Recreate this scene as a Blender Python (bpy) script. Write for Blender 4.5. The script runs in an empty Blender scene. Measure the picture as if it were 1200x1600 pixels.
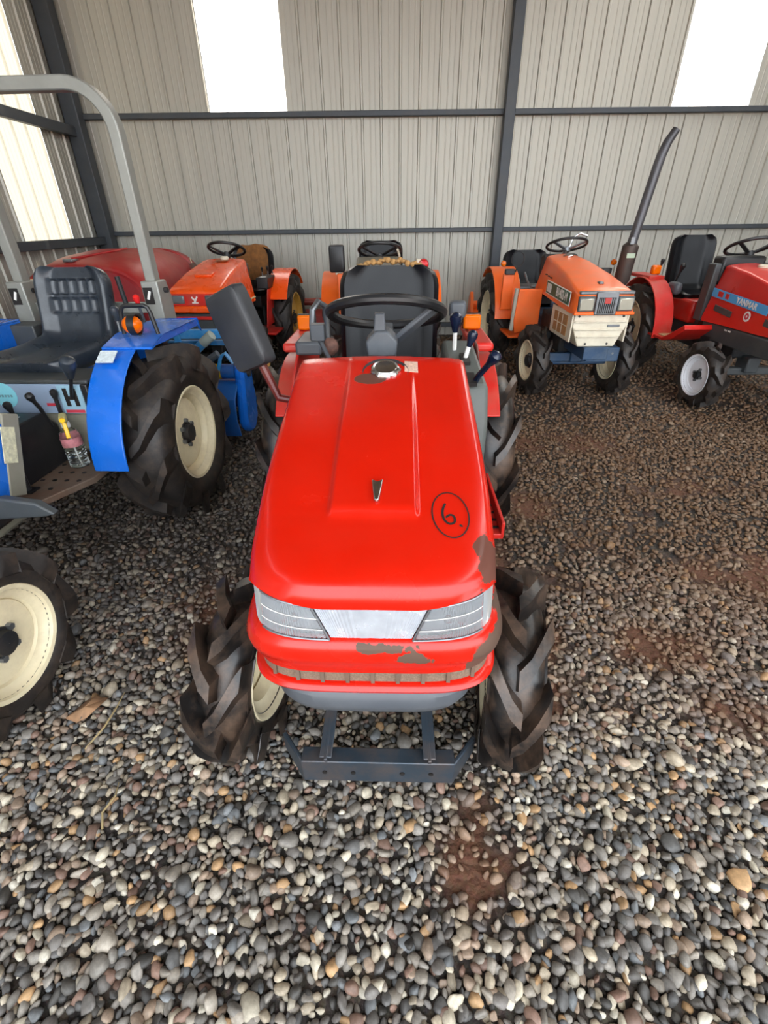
import bpy, bmesh, math, random
import numpy as np
from mathutils import Matrix, Vector, Quaternion, noise as mnoise
random.seed(7)
rng = np.random.default_rng(11)
S = bpy.context.scene
COL = S.collection
PI = math.pi
rad = math.radians

# ------------------------------------------------------------------ camera
cam_d = bpy.data.cameras.new('camera')
cam = bpy.data.objects.new('camera', cam_d)
COL.objects.link(cam)
cam_d.sensor_fit = 'AUTO'
cam_d.sensor_width = 36.0
cam_d.lens = 740.0 / 1600.0 * 36.0
cam_d.clip_start = 0.02
P_, R_ = rad(31.65), rad(0.7)
fw = Vector((0, math.cos(P_), -math.sin(P_)))
rt0 = Vector((1, 0, 0))
up0 = rt0.cross(fw)
rt = rt0 * math.cos(R_) - up0 * math.sin(R_)
up = up0 * math.cos(R_) + rt0 * math.sin(R_)
m3 = Matrix((rt, up, -fw)).transposed()
cam.matrix_world = Matrix.Translation((0, 0, 1.27)) @ m3.to_4x4()
S.camera = cam

# ------------------------------------------------------------------ world, sun, exposure
W = bpy.data.worlds.new('world')
S.world = W
W.use_nodes = True
wn = W.node_tree
bg = wn.nodes['Background']
bg.inputs['Color'].default_value = (0.88, 0.94, 1.0, 1)
bg.inputs['Strength'].default_value = 4.2
sun_d = bpy.data.lights.new('sun', 'SUN')
sun_d.energy = 11.0
sun_d.angle = rad(1.0)
sun_d.color = (1.0, 0.86, 0.66)
sun = bpy.data.objects.new('sun', sun_d)
COL.objects.link(sun)
sun.rotation_euler = Vector((-0.70, -0.42, -0.60)).to_track_quat('-Z', 'Y').to_euler()
S.view_settings.view_transform = 'Standard'
S.view_settings.look = 'None'
S.view_settings.gamma = 1.0
S.view_settings.use_curve_mapping = False
S.view_settings.exposure = 0.6
S.cycles.use_denoising = True
S.cycles.max_bounces = 10
S.cycles.diffuse_bounces = 5
S.cycles.sample_clamp_indirect = 6.0

# ------------------------------------------------------------------ mesh helpers
class MB:
    def __init__(s):
        s.v = []; s.f = []
    def add(s, vs, fs):
        o = len(s.v)
        s.v += [tuple(p) for p in vs]
        s.f += [tuple(i + o for i in f) for f in fs]
        return s
    def box(s, c, d, rot=None):
        hx, hy, hz = d[0] / 2, d[1] / 2, d[2] / 2
        vs = [Vector((x, y, z)) for x in (-hx, hx) for y in (-hy, hy) for z in (-hz, hz)]
        if rot is not None:
            vs = [rot @ p for p in vs]
        vs = [p + Vector(c) for p in vs]
        return s.add(vs, [(0, 1, 3, 2), (4, 6, 7, 5), (0, 4, 5, 1), (2, 3, 7, 6), (0, 2, 6, 4), (1, 5, 7, 3)])
    def bar(s, a, b, w, h, upv=(0, 0, 1)):
        a, b = Vector(a), Vector(b)
        d = (b - a).normalized(); u = Vector(upv)
        sx = d.cross(u).normalized(); sz = sx.cross(d)
        vs = []
        for p in (a, b):
            for i, j in ((-1, -1), (1, -1), (1, 1), (-1, 1)):
                vs.append(p + sx * (i * w / 2) + sz * (j * h / 2))
        return s.add(vs, [(3, 2, 1, 0), (4, 5, 6, 7)] + [(i, (i + 1) % 4, 4 + (i + 1) % 4, 4 + i) for i in range(4)])
    def loft(s, secs, loop=True, caps=True, closed=False):
        n = len(secs[0]); o = []
        for q in secs: o += list(q)
        fs = []
        m = len(secs)
        for i in range(m if closed else m - 1):
            a, b = i * n, ((i + 1) % m) * n
            for j in range(n if loop else n - 1):
                k = (j + 1) % n
                fs.append((a + j, a + k, b + k, b + j))
        if caps and loop and not closed:
            fs.append(tuple(range(n - 1, -1, -1)))
            fs.append(tuple((m - 1) * n + j for j in range(n)))
        return s.add(o, fs)
    def tube(s, path, r, n=10, closed=False, caps=True):
        path = [Vector(p) for p in path]
        m = len(path)
        rs = r if isinstance(r, (list, tuple)) else [r] * m
        secs = []; prev = None
        for i, p in enumerate(path):
            if closed: t = path[(i + 1) % m] - path[i - 1]
            else: t = path[min(i + 1, m - 1)] - path[max(i - 1, 0)]
            t.normalize()
            if prev is None:
                a = Vector((0, 0, 1)) if abs(t.z) < .9 else Vector((1, 0, 0))
                x = t.cross(a).normalized()
            else:
                x = (prev - t * prev.dot(t)).normalized()
            prev = x; y = t.cross(x)
            secs.append([p + (x * math.cos(2 * PI * k / n) + y * math.sin(2 * PI * k / n)) * rs[i] for k in range(n)])
        return s.loft(secs, True, caps, closed)
    def lathe(s, prof, n=32, c=(0, 0, 0), axis='x', a0=0., a1=2 * PI, closed_prof=False, mat=None):
        c = Vector(c); full = abs(a1 - a0 - 2 * PI) < 1e-6
        secs = []
        for k in range(n if full else n + 1):
            a = a0 + (a1 - a0) * k / n
            sec = []
            for (x, r) in prof:
                if axis == 'x': p = Vector((x, -r * math.cos(a), r * math.sin(a)))
                elif axis == 'z': p = Vector((r * math.cos(a), r * math.sin(a), x))
                else: p = Vector((r * math.cos(a), x, r * math.sin(a)))
                if mat is not None: p = mat @ p
                sec.append(p + c)
            secs.append(sec)
        return s.loft(secs, closed_prof, False, full)
    def ball(s, c, r, n=14, m=8, rot=None):
        rx, ry, rz = r if isinstance(r, (tuple, list)) else (r, r, r)
        secs = []
        for i in range(m + 1):
            t = PI * i / m
            q = []
            for k in range(n):
                a = 2 * PI * k / n
                p = Vector((rx * math.sin(t) * math.cos(a), ry * math.sin(t) * math.sin(a), rz * math.cos(t)))
                if rot is not None: p = rot @ p
                q.append(p + Vector(c))
            secs.append(q)
        return s.loft(secs, True, False)
    def prism(s, poly, axis, d0, d1):
        n = len(poly)
        def P3(p, d):
            if axis == 'x': return (d, p[0], p[1])
            if axis == 'y': return (p[0], d, p[1])
            return (p[0], p[1], d)
        vs = [P3(p, d0) for p in poly] + [P3(p, d1) for p in poly]
        return s.add(vs, [tuple(range(n - 1, -1, -1)), tuple(range(n, 2 * n))] +
                     [(i, (i + 1) % n, n + (i + 1) % n, n + i) for i in range(n)])
    def mesh(s, name, mat, smooth=35, weld=True):
        me = bpy.data.meshes.new(name)
        me.from_pydata(s.v, [], s.f)
        bm = bmesh.new(); bm.from_mesh(me)
        if weld: bmesh.ops.remove_doubles(bm, verts=bm.verts, dist=1e-6)
        bmesh.ops.recalc_face_normals(bm, faces=bm.faces)
        bm.to_mesh(me); bm.free()
        if smooth:
            for p in me.polygons: p.use_smooth = True
            me.set_sharp_from_angle(angle=rad(smooth))
        for m in (mat if isinstance(mat, (list, tuple)) else [mat]):
            me.materials.append(m)
        return me
    def build(s, name, mat, parent=None, bevel=0., smooth=35, loc=None, seg=2, solid=0.):
        o = bpy.data.objects.new(name, s.mesh(name, mat, smooth))
        COL.objects.link(o)
        o.parent = parent
        if loc is not None: o.location = loc
        if solid:
            md = o.modifiers.new('solid', 'SOLIDIFY'); md.thickness = solid; md.offset = -1
        if bevel:
            md = o.modifiers.new('bevel', 'BEVEL'); md.width = bevel; md.segments = seg
            md.limit_method = 'ANGLE'; md.angle_limit = rad(40); md.harden_normals = False
        return o

def empty(name, loc=(0, 0, 0), rz=0., parent=None):
    o = bpy.data.objects.new(name, None)
    COL.objects.link(o)
    o.location = loc; o.rotation_euler = (0, 0, rz); o.parent = parent
    o.empty_display_size = .1
    return o
def tag(o, label=None, cat=None, group=None, kind=None):
    if label: o['label'] = label
    if cat: o['category'] = cat
    if group: o['group'] = group
    if kind: o['kind'] = kind
    return o
def share(src, name, parent, loc, rot=(0, 0, 0), scale=(1, 1, 1)):
    o = src.copy(); o.name = name
    COL.objects.link(o); o.parent = parent
    o.location = loc; o.rotation_euler = rot; o.scale = scale
    return o
def text(name, s_, size, mat, parent, M, extrude=.001, spacing=1., sx=1., bold=0.):
    cu = bpy.data.curves.new(name, 'FONT')
    cu.body = s_; cu.size = size; cu.extrude = extrude; cu.align_x = 'CENTER'; cu.align_y = 'CENTER'
    cu.space_character = spacing; cu.resolution_u = 3; cu.offset = bold
    t = bpy.data.objects.new(name + '_c', cu)
    COL.objects.link(t)
    me = bpy.data.meshes.new_from_object(t.evaluated_get(bpy.context.evaluated_depsgraph_get()))
    bpy.data.objects.remove(t); bpy.data.curves.remove(cu)
    me.transform(M @ Matrix.Diagonal((sx, 1, 1, 1)))
    me.materials.clear(); me.materials.append(mat)
    o = bpy.data.objects.new(name, me)
    COL.objects.link(o); o.parent = parent
    return o
def frame(o, xa, ya):
    xa = Vector(xa).normalized(); ya = Vector(ya); za = xa.cross(ya).normalized(); ya = za.cross(xa)
    m = Matrix((xa, ya, za)).transposed().to_4x4()
    return Matrix.Translation(o) @ m
def sst(a, b, x):
    t = min(1., max(0., (x - a) / (b - a))); return t * t * (3 - 2 * t)
def lerp(a, b, t): return a + (b - a) * t
def interp(pts, x):
    if x <= pts[0][0]: return pts[0][1]
    for (a, b), (c, d) in zip(pts, pts[1:]):
        if x <= c: return b + (d - b) * (x - a) / (c - a)
    return pts[-1][1]

# ------------------------------------------------------------------ materials
def lin(h):
    h = h.lstrip('#'); out = []
    for i in (0, 2, 4):
        c = int(h[i:i + 2], 16) / 255
        out.append(c / 12.92 if c <= .04045 else ((c + .055) / 1.055) ** 2.4)
    return tuple(out)
def setin(n, k, v):
    if k in n.inputs: n.inputs[k].default_value = v
MATS = {}
def pmat(name, col, rough=.5, metal=0., var=.12, scale=9., dirt=None, dirt_amt=.0, dirt_scale=5., bump=0., bscale=60., coat=0., spec=.5, chips=None, chipcol='#4a3a30', rvar=.1):
    if name in MATS: return MATS[name]
    m = bpy.data.materials.new(name); m.use_nodes = True
    nt = m.node_tree; N = nt.nodes; L = nt.links
    b = N['Principled BSDF']
    c = lin(col) if isinstance(col, str) else col
    tc = N.new('ShaderNodeTexCoord')
    nz = N.new('ShaderNodeTexNoise'); nz.inputs['Scale'].default_value = scale; nz.inputs['Detail'].default_value = 6
    L.new(tc.outputs['Object'], nz.inputs['Vector'])
    mr = N.new('ShaderNodeMapRange'); mr.inputs['From Min'].default_value = .3; mr.inputs['From Max'].default_value = .7
    mr.inputs['To Min'].default_value = 1 - var; mr.inputs['To Max'].default_value = 1 + var
    L.new(nz.outputs['Fac'], mr.inputs['Value'])
    vm = N.new('ShaderNodeVectorMath'); vm.operation = 'SCALE'
    vm.inputs[0].default_value = c
    L.new(mr.outputs['Result'], vm.inputs['Scale'])
    cur = vm.outputs['Vector']
    rcur = None
    def mix(a, colb, fac):
        mx = N.new('ShaderNodeMix'); mx.data_type = 'RGBA'
        L.new(fac, mx.inputs[0]); L.new(a, mx.inputs[6]); mx.inputs[7].default_value = (*lin(colb), 1)
        return mx.outputs[2]
    if dirt:
        n2 = N.new('ShaderNodeTexNoise'); n2.inputs['Scale'].default_value = dirt_scale; n2.inputs['Detail'].default_value = 8; n2.inputs['Roughness'].default_value = .7
        L.new(tc.outputs['Object'], n2.inputs['Vector'])
        r2 = N.new('ShaderNodeMapRange'); r2.inputs['From Min'].default_value = .45; r2.inputs['From Max'].default_value = .75
        r2.inputs['To Max'].default_value = dirt_amt
        L.new(n2.outputs['Fac'], r2.inputs['Value'])
        cur = mix(cur, dirt, r2.outputs['Result'])
    rr = N.new('ShaderNodeMapRange'); rr.inputs['To Min'].default_value = max(.02, rough - rvar); rr.inputs['To Max'].default_value = min(1, rough + rvar)
    L.new(nz.outputs['Fac'], rr.inputs['Value'])
    rcur = rr.outputs['Result']
    if chips:
        n3 = N.new('ShaderNodeTexNoise'); n3.inputs['Scale'].default_value = 28; n3.inputs['Detail'].default_value = 5; n3.inputs['Roughness'].default_value = .6
        L.new(tc.outputs['Object'], n3.inputs['Vector'])
        acc = None
        for (ctr, rd, amp) in chips:
            mp = N.new('ShaderNodeVectorMath'); mp.operation = 'SUBTRACT'; mp.inputs[1].default_value = ctr
            L.new(tc.outputs['Object'], mp.inputs[0])
            dv = N.new('ShaderNodeVectorMath'); dv.operation = 'DIVIDE'; dv.inputs[1].default_value = rd
            L.new(mp.outputs[0], dv.inputs[0])
            ln = N.new('ShaderNodeVectorMath'); ln.operation = 'LENGTH'; L.new(dv.outputs[0], ln.inputs[0])
            a1 = N.new('ShaderNodeMath'); a1.operation = 'MULTIPLY_ADD'; a1.inputs[1].default_value = amp; a1.inputs[2].default_value = 1 - amp * .5
            L.new(n3.outputs['Fac'], a1.inputs[0])
            a2 = N.new('ShaderNodeMath'); a2.operation = 'SUBTRACT'; L.new(a1.outputs[0], a2.inputs[0]); L.new(ln.outputs['Value'], a2.inputs[1])
            if acc is None: acc = a2.outputs[0]
            else:
                a3 = N.new('ShaderNodeMath'); a3.operation = 'MAXIMUM'; L.new(acc, a3.inputs[0]); L.new(a2.outputs[0], a3.inputs[1]); acc = a3.outputs[0]
        rm = N.new('ShaderNodeMapRange'); rm.inputs['From Min'].default_value = 0.; rm.inputs['From Max'].default_value = .06
        L.new(acc, rm.inputs['Value'])
        cur = mix(cur, chipcol, rm.outputs['Result'])
        mx = N.new('ShaderNodeMix'); L.new(rm.outputs['Result'], mx.inputs[0]); L.new(rcur, mx.inputs[2]); mx.inputs[3].default_value = .75
        rcur = mx.outputs[0]
    L.new(cur, b.inputs['Base Color']); L.new(rcur, b.inputs['Roughness'])
    setin(b, 'Metallic', metal); setin(b, 'Coat Weight', coat); setin(b, 'Coat Roughness', .08); setin(b, 'Specular IOR Level', spec)
    if bump:
        nb = N.new('ShaderNodeTexNoise'); nb.inputs['Scale'].default_value = bscale; nb.inputs['Detail'].default_value = 4
        L.new(tc.outputs['Object'], nb.inputs['Vector'])
        bp = N.new('ShaderNodeBump'); bp.inputs['Strength'].default_value = bump; bp.inputs['Distance'].default_value = .004
        L.new(nb.outputs['Fac'], bp.inputs['Height']); L.new(bp.outputs['Normal'], b.inputs['Normal'])
    MATS[name] = m
    return m
def glassmat(name, col, rough=.1, ior=1.4, trans=1.):
    m = bpy.data.materials.new(name); m.use_nodes = True
    b = m.node_tree.nodes['Principled BSDF']
    b.inputs['Base Color'].default_value = (*lin(col), 1); b.inputs['Roughness'].default_value = rough
    b.inputs['IOR'].default_value = ior; b.inputs['Transmission Weight'].default_value = trans
    MATS[name] = m
    return m
DUST = '#8d7a66'
red = pmat('red_paint', '#bd1503', .24, coat=.15, spec=.35, var=.04, dirt='#a8503c', dirt_amt=.08, dirt_scale=3, chips=[((.205, -.125, .75), (.028, .05, .05), 2.4), ((-.025, .365, .94), (.04, .028, .05), .35)], chipcol='#5c3428')
cowlred = pmat('cowl_red_paint', '#c21705', .26, coat=.15, spec=.4, var=.05, dirt='#9c5a48', dirt_amt=.10, dirt_scale=3,
               chips=[((.245, -.13, .585), (.085, .16, .058), .8), ((.03, -.21, .630), (.05, .1, .010), 4.0), ((.075, -.21, .612), (.03, .1, .014), 3.0)], chipcol='#574236')
red2 = pmat('faded_red_paint', '#c21f17', .38, var=.12, dirt=DUST, dirt_amt=.35, dirt_scale=6)
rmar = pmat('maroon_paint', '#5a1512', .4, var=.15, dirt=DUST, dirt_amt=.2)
orange = pmat('orange_paint', '#f2661a', .36, var=.06, dirt='#d08a58', dirt_amt=.25, coat=.15)
orange2 = pmat('red_orange_paint', '#f2520f', .28, var=.04, dirt='#d98a50', dirt_amt=.08, coat=.3)
dred = pmat('dusty_dark_red_paint', '#9c1f1f', .42, var=.1, dirt='#b87462', dirt_amt=.5, dirt_scale=2.5)
blue = pmat('blue_paint', '#0b63c9', .26, var=.06, dirt='#6f8fa8', dirt_amt=.12, coat=.3)
blue2 = pmat('worn_light_blue_paint', '#2f86c4', .45, var=.15, dirt='#9aa8a8', dirt_amt=.5, dirt_scale=9)
dblue = pmat('dark_blue_paint', '#1b3d5e', .5, var=.15, dirt='#6b6f6a', dirt_amt=.4, dirt_scale=8)
rubber = pmat('black_rubber', '#231f1d', .55, var=.2, dirt='#6e5a4a', dirt_amt=.35, dirt_scale=14, bump=.15, rvar=.2)
rubber_m = pmat('muddy_rubber', '#1c1918', .36, var=.2, dirt='#7d624e', dirt_amt=.6, dirt_scale=9, bump=.15, rvar=.18)
vinyl = pmat('black_vinyl', '#0c0e13', .34, var=.12, dirt='#3a3a3c', dirt_amt=.08, spec=.25, bump=.05, bscale=220)
vinyl2 = pmat('grey_black_vinyl', '#2a3038', .30, var=.1, dirt='#7d8790', dirt_amt=.25, bump=.05, bscale=220)
plastic = pmat('black_plastic', '#17181b', .42, var=.1, dirt='#55504a', dirt_amt=.2)
gplastic = pmat('grey_plastic', '#4b4f55', .45, var=.08, dirt='#8a8a86', dirt_amt=.15)
navy = pmat('navy_knob_plastic', '#101a30', .25, var=.05)
iron = pmat('dark_cast_iron', '#26282b', .6, metal=.3, var=.2, dirt='#5b4b3d', dirt_amt=.5, dirt_scale=8, bump=.2)
steel = pmat('grey_steel', '#7b7f83', .38, metal=.7, var=.12, dirt='#5f5348', dirt_amt=.25)
bmetal = pmat('bumper_black_steel', '#38424c', .36, metal=.4, var=.15, dirt='#7a5f48', dirt_amt=.4, dirt_scale=12)
chrome = pmat('chrome', '#c9c9c9', .2, metal=1., var=.03, rvar=.04)
cream = pmat('cream_wheel_paint', '#e3d6b4', .45, var=.06, dirt='#7d6248', dirt_amt=.35, dirt_scale=7)
white = pmat('white_wheel_paint', '#eceef4', .4, var=.04, dirt='#a79f92', dirt_amt=.2)
gold = pmat('yellow_wheel_paint', '#d3a248', .5, var=.1, dirt='#6f5034', dirt_amt=.4)
beige = pmat('grey_beige_housing', '#8a8778', .5, var=.1, dirt='#5a5347', dirt_amt=.35)
panelblue = pmat('silver_blue_panel', '#93a5bd', .35, var=.05, dirt='#6d7480', dirt_amt=.2)
roll = pmat('rollbar_grey', '#94958f', .42, metal=.35, var=.08, dirt='#5d5a52', dirt_amt=.25)
dgrey = pmat('dark_grey_paint', '#3c4042', .5, var=.1, dirt='#6b6558', dirt_amt=.3)
wht = pmat('white_print', '#e8e6e0', .55, var=.05)
offw = pmat('offwhite_enamel', '#d8cfba', .5, var=.06, dirt='#8d6f50', dirt_amt=.3, dirt_scale=10)
blk = pmat('black_marker', '#15100e', .6, var=0)
yel = pmat('yellow_sticker', '#c9a81f', .5, var=.1, dirt='#5f5320', dirt_amt=.4)
green = pmat('green_decal', '#1d5a3c', .45, var=.05)
lblue = pmat('light_blue_decal', '#4aa3dc', .4, var=.05)
cyan = pmat('pale_cyan_decal', '#8fdcea', .4, var=.05)
pink = pmat('red_print', '#c83a4a', .5, var=.05)
rusty = pmat('rusty_checker_plate', '#6f5f52', .6, metal=.2, var=.2, dirt='#6b432c', dirt_amt=.7, dirt_scale=7, bump=.3)
meshmat = pmat('brown_wire_mesh', '#7a6858', .6, metal=.2, var=.3, scale=300)
foam = pmat('torn_tan_foam', '#a9814f', .9, var=.25, scale=60, bump=.8)
sack = pmat('brown_sack_cloth', '#7d5228', .9, var=.3, scale=25, bump=.8, bscale=40)
amber = glassmat('amber_lens', '#ff7a08', .12, 1.35, .35)
redlens = glassmat('red_lens', '#f0121a', .15, 1.35, .3)
clear = glassmat('clear_lens', '#dfe4e8', .07, 1.4, .72)
plasticclear = glassmat('clear_bottle_plastic', '#f2f6f6', .05, 1.2, 1.)
reflector = pmat('lamp_reflector', '#9a9ea3', .3, metal=.7, var=.35, scale=25)
mirrorglass = pmat('mirror_glass', '#e8ecf0', .04, metal=1., var=0, rvar=.01)
smoke = pmat('smoked_lamp', '#6d7276', .2, metal=.3, var=.1)
lampgl = pmat('old_lamp_glass', '#a9a79a', .18, metal=.35, var=.1)
# ------------------------------------------------------------------ ground height
def gh(x, y):
    v = Vector((x * .9, y * .9, 3.3))
    h = .018 * mnoise.noise(v) + .010 * mnoise.noise(v * 3.1)
    # tyre ruts and heaps in the aisle beside the front tractor
    d = math.exp(-((x - 1.15) / .45) ** 2 - ((y - 1.9) / .8) ** 2)
    h += d * .030 * mnoise.noise(Vector((x * 6.0 + y * 2.5, y * 3.5, .7)))
    d2 = math.exp(-((x + .95) / .55) ** 2 - ((y - 1.75) / .35) ** 2)
    h += .03 * d2
    return h - .012
SOIL = [(.19, .50, .07, .09), (.27, .50, .06, .06), (.23, .62, .05, .08), (.55, .94, .16, .10), (1.05, .88, .16, .08), (.95, 1.15, .2, .12), (.50, 1.55, .10, .30), (.75, 2.1, .15, .2),
        (1.55, 1.55, .3, .15), (.55, 1.2, .10, .12), (1.2, 2.9, .5, .2), (1.6, 2.3, .3, .1), (-.6, 1.35, .2, .2), (1.35, .75, .12, .06)]
def soil(x, y):
    s = 0.
    n = mnoise.noise(Vector((x * 5, y * 5, 9.1))) * .7 + mnoise.noise(Vector((x * 14, y * 14, 2.1))) * .5
    for (a, b, p, q) in SOIL:
        s = max(s, math.exp(-((x - a) / p) ** 2 - ((y - b) / q) ** 2))
    s = s * (.72 + n * 1.1)
    if x > .3 and y > 1.0: s = max(s, .55 * (n + .2))
    return max(0., min(1., s))

# ------------------------------------------------------------------ floor
def grid_axis(a, b, n): return [a + (b - a) * i / n for i in range(n + 1)]
gx = grid_axis(-3.4, 9.0, 248); gy = grid_axis(-4.0, 6.6, 212)
fl = MB()
vs = [(x, y, gh(x, y)) for y in gy for x in gx]
nx = len(gx)
fl.add(vs, [(j * nx + i, j * nx + i + 1, (j + 1) * nx + i + 1, (j + 1) * nx + i) for j in range(len(gy) - 1) for i in range(nx - 1)])
def gravel_ground_material():
    m = bpy.data.materials.new('gravel_bed'); m.use_nodes = True
    nt = m.node_tree; N = nt.nodes; L = nt.links; b = N['Principled BSDF']
    tc = N.new('ShaderNodeTexCoord')
    vo = N.new('ShaderNodeTexVoronoi'); vo.inputs['Scale'].default_value = 42
    L.new(tc.outputs['Object'], vo.inputs['Vector'])
    cr = N.new('ShaderNodeValToRGB')
    el = cr.color_ramp.elements
    cols = ['#1e1a18', '#4b4138', '#332d29', '#5d5246', '#3f3936', '#2a2420']
    el[0].position = 0; el[0].color = (*lin(cols[0]), 1); el[1].position = 1; el[1].color = (*lin(cols[-1]), 1)
    for i in range(1, 5):
        e = el.new(i / 5); e.color = (*lin(cols[i]), 1)
    sp = N.new('ShaderNodeSeparateColor'); L.new(vo.outputs['Color'], sp.inputs[0]); L.new(sp.outputs[0], cr.inputs[0])
    at = N.new('ShaderNodeAttribute'); at.attribute_name = 'soil'
    mx = N.new('ShaderNodeMix'); mx.data_type = 'RGBA'; mx.inputs[7].default_value = (*lin('#6a4530'), 1)
    mr = N.new('ShaderNodeMapRange'); mr.inputs['From Min'].default_value = .15; mr.inputs['From Max'].default_value = .6
    L.new(at.outputs['Fac'], mr.inputs['Value']); L.new(mr.outputs[0], mx.inputs[0]); L.new(cr.outputs[0], mx.inputs[6])
    n2 = N.new('ShaderNodeTexNoise'); n2.inputs['Scale'].default_value = 90; n2.inputs['Detail'].default_value = 5
    L.new(tc.outputs['Object'], n2.inputs['Vector'])
    mm = N.new('ShaderNodeMix'); mm.data_type = 'RGBA'; mm.blend_type = 'MULTIPLY'; mm.inputs[0].default_value = .5
    L.new(mx.outputs[2], mm.inputs[6]); L.new(n2.outputs['Color'], mm.inputs[7])
    L.new(mm.outputs[2], b.inputs['Base Color']); b.inputs['Roughness'].default_value = .85
    bp = N.new('ShaderNodeBump'); bp.inputs['Strength'].default_value = .6; bp.inputs['Distance'].default_value = .01
    ad = N.new('ShaderNodeMath'); ad.operation = 'MULTIPLY_ADD'; ad.inputs[1].default_value = -1.2
    L.new(vo.outputs['Distance'], ad.inputs[0]); L.new(n2.outputs['Fac'], ad.inputs[2])
    L.new(ad.outputs[0], bp.inputs['Height']); L.new(bp.outputs[0], b.inputs['Normal'])
    return m
floor = fl.build('floor', gravel_ground_material(), None, smooth=80)
tag(floor, 'gravel yard floor of loose river pebbles over red soil', kind='structure')
at = floor.data.attributes.new('soil', 'FLOAT', 'POINT')
at.data.foreach_set('value', [soil(v.co.x, v.co.y) for v in floor.data.vertices])
og = MB(); 
og.add([(-40, -40, -.06), (50, -40, -.06), (50, 50, -.06), (-40, 50, -.06)], [(0, 1, 2, 3)])
outg = og.build('ground_outside', pmat('red_earth', '#a5825e', .9, var=.2, scale=1.5))
tag(outg, 'bare sunlit earth outside the shed', kind='structure')

# ------------------------------------------------------------------ walls
def wallmat():
    m = bpy.data.materials.new('galvanised_sheet'); m.use_nodes = True
    nt = m.node_tree; N = nt.nodes; L = nt.links; b = N['Principled BSDF']
    tc = N.new('ShaderNodeTexCoord')
    mp = N.new('ShaderNodeMapping'); mp.inputs['Scale'].default_value = (14, 14, .7)
    L.new(tc.outputs['Object'], mp.inputs['Vector'])
    nz = N.new('ShaderNodeTexNoise'); nz.inputs['Scale'].default_value = 1.0; nz.inputs['Detail'].default_value = 5
    L.new(mp.outputs[0], nz.inputs['Vector'])
    cr = N.new('ShaderNodeMix'); cr.data_type = 'RGBA'
    cr.inputs[6].default_value = (*lin('#9d9b92'), 1); cr.inputs[7].default_value = (*lin('#b7b4a9'), 1)
    L.new(nz.outputs['Fac'], cr.inputs[0]); L.new(cr.outputs[2], b.inputs['Base Color'])
    b.inputs['Metallic'].default_value = .30; b.inputs['Roughness'].default_value = .40
    mr = N.new('ShaderNodeMapRange'); mr.inputs['To Min'].default_value = .36; mr.inputs['To Max'].default_value = .55
    L.new(nz.outputs['Fac'], mr.inputs['Value']); L.new(mr.outputs[0], b.inputs['Roughness'])
    return m
sheet = wallmat()
def skymat(c_=(.93, .96, .98, 1)):
    m = bpy.data.materials.new('translucent_fibreglass'); m.use_nodes = True
    nt = m.node_tree; N = nt.nodes; L = nt.links
    N.remove(N['Principled BSDF'])
    tr = N.new('ShaderNodeBsdfTranslucent'); tr.inputs['Color'].default_value = c_
    gl = N.new('ShaderNodeBsdfGlossy'); gl.inputs['Roughness'].default_value = .3
    mx = N.new('ShaderNodeMixShader'); mx.inputs[0].default_value = .06
    L.new(tr.outputs[0], mx.inputs[1]); L.new(gl.outputs[0], mx.inputs[2])
    L.new(mx.outputs[0], N['Material Output'].inputs['Surface'])
    return m
fibre = skymat()
fibre2 = skymat((.34, .33, .26, 1))
beam = pmat('dark_steel_section', '#3f444a', .5, metal=.3, var=.12, dirt='#5c564c', dirt_amt=.25)
PITCH = .8133
def sheet_profile(width, n=4):
    p = []; w = width / n
    for k in range(n):
        o = k * w
        p += [(o + .000, 0), (o + .055, 0), (o + .059, .0025), (o + .067, .0025), (o + .071, 0), (o + .111, 0), (o + .115, .0025), (o + .123, .0025), (o + .127, 0),
              (o + w - .040, 0), (o + w - .032, .017), (o + w - .016, .017), (o + w - .008, 0)]
    p.append((width, 0))
    return p
def sheet_mesh(name, z0, z1, mat):
    b = MB(); pr = sheet_profile(PITCH)
    b.loft([[(x, -d, z) for x, d in pr] for z in (z0, z1)], loop=False, caps=False)
    return b.mesh(name, mat, 25)
ZT = 4.3
full_me = sheet_mesh('wall_panel', -.05, ZT, sheet)
low_me = sheet_mesh('wall_panel_low', -.05, 2.22, sheet)
sky_me = sheet_mesh('skylight_panel', 2.19, ZT, fibre)
def put(me, name, parent, loc, rz=0.):
    o = bpy.data.objects.new(name, me); COL.objects.link(o); o.parent = parent
    o.location = loc; o.rotation_euler = (0, 0, rz); return o
YB = 6.5; XL = -3.28
wb = empty('wall_back', (0, YB, 0)); tag(wb, 'pale ribbed metal sheet wall with dark girts and two bright translucent sheets', kind='structure')
x0 = -1.785
for k in range(-2, 14):
    xx = x0 + k * PITCH
    if k in (0, 6, 12):
        put(low_me, 'wall_panel', wb, (xx, 0, 0)); o = put(sky_me, 'skylight_panel', wb, (xx, .012, 0)); o['label'] = 'glowing translucent white skylight sheet'
    else:
        put(full_me, 'wall_panel', wb, (xx, 0, 0))
for z, hgt in ((1.165, .045), (2.225, .05), (3.22, .06), (.12, .05)):
    MB().box((3.2, -.05, z), (13.0, .06, hgt)).build('girt', beam, wb, bevel=.006)
for xp in (1.36, 5.9):
    b = MB(); b.box((xp, -.10, 2.15), (.11, .10, 4.4)); b.build('post', beam, wb, bevel=.008)
wl = empty('wall_left', (XL, 0, 0)); tag(wl, 'pale ribbed metal side wall with an added translucent sheet for a bright streak', kind='structure')
low2_me = sheet_mesh('wall_panel_low', -.05, 1.12, sheet)
side_me = sheet_mesh('streak_panel', 1.10, ZT, fibre2)  # added translucent sheet, imitates a bright reflection on the side wall
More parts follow.
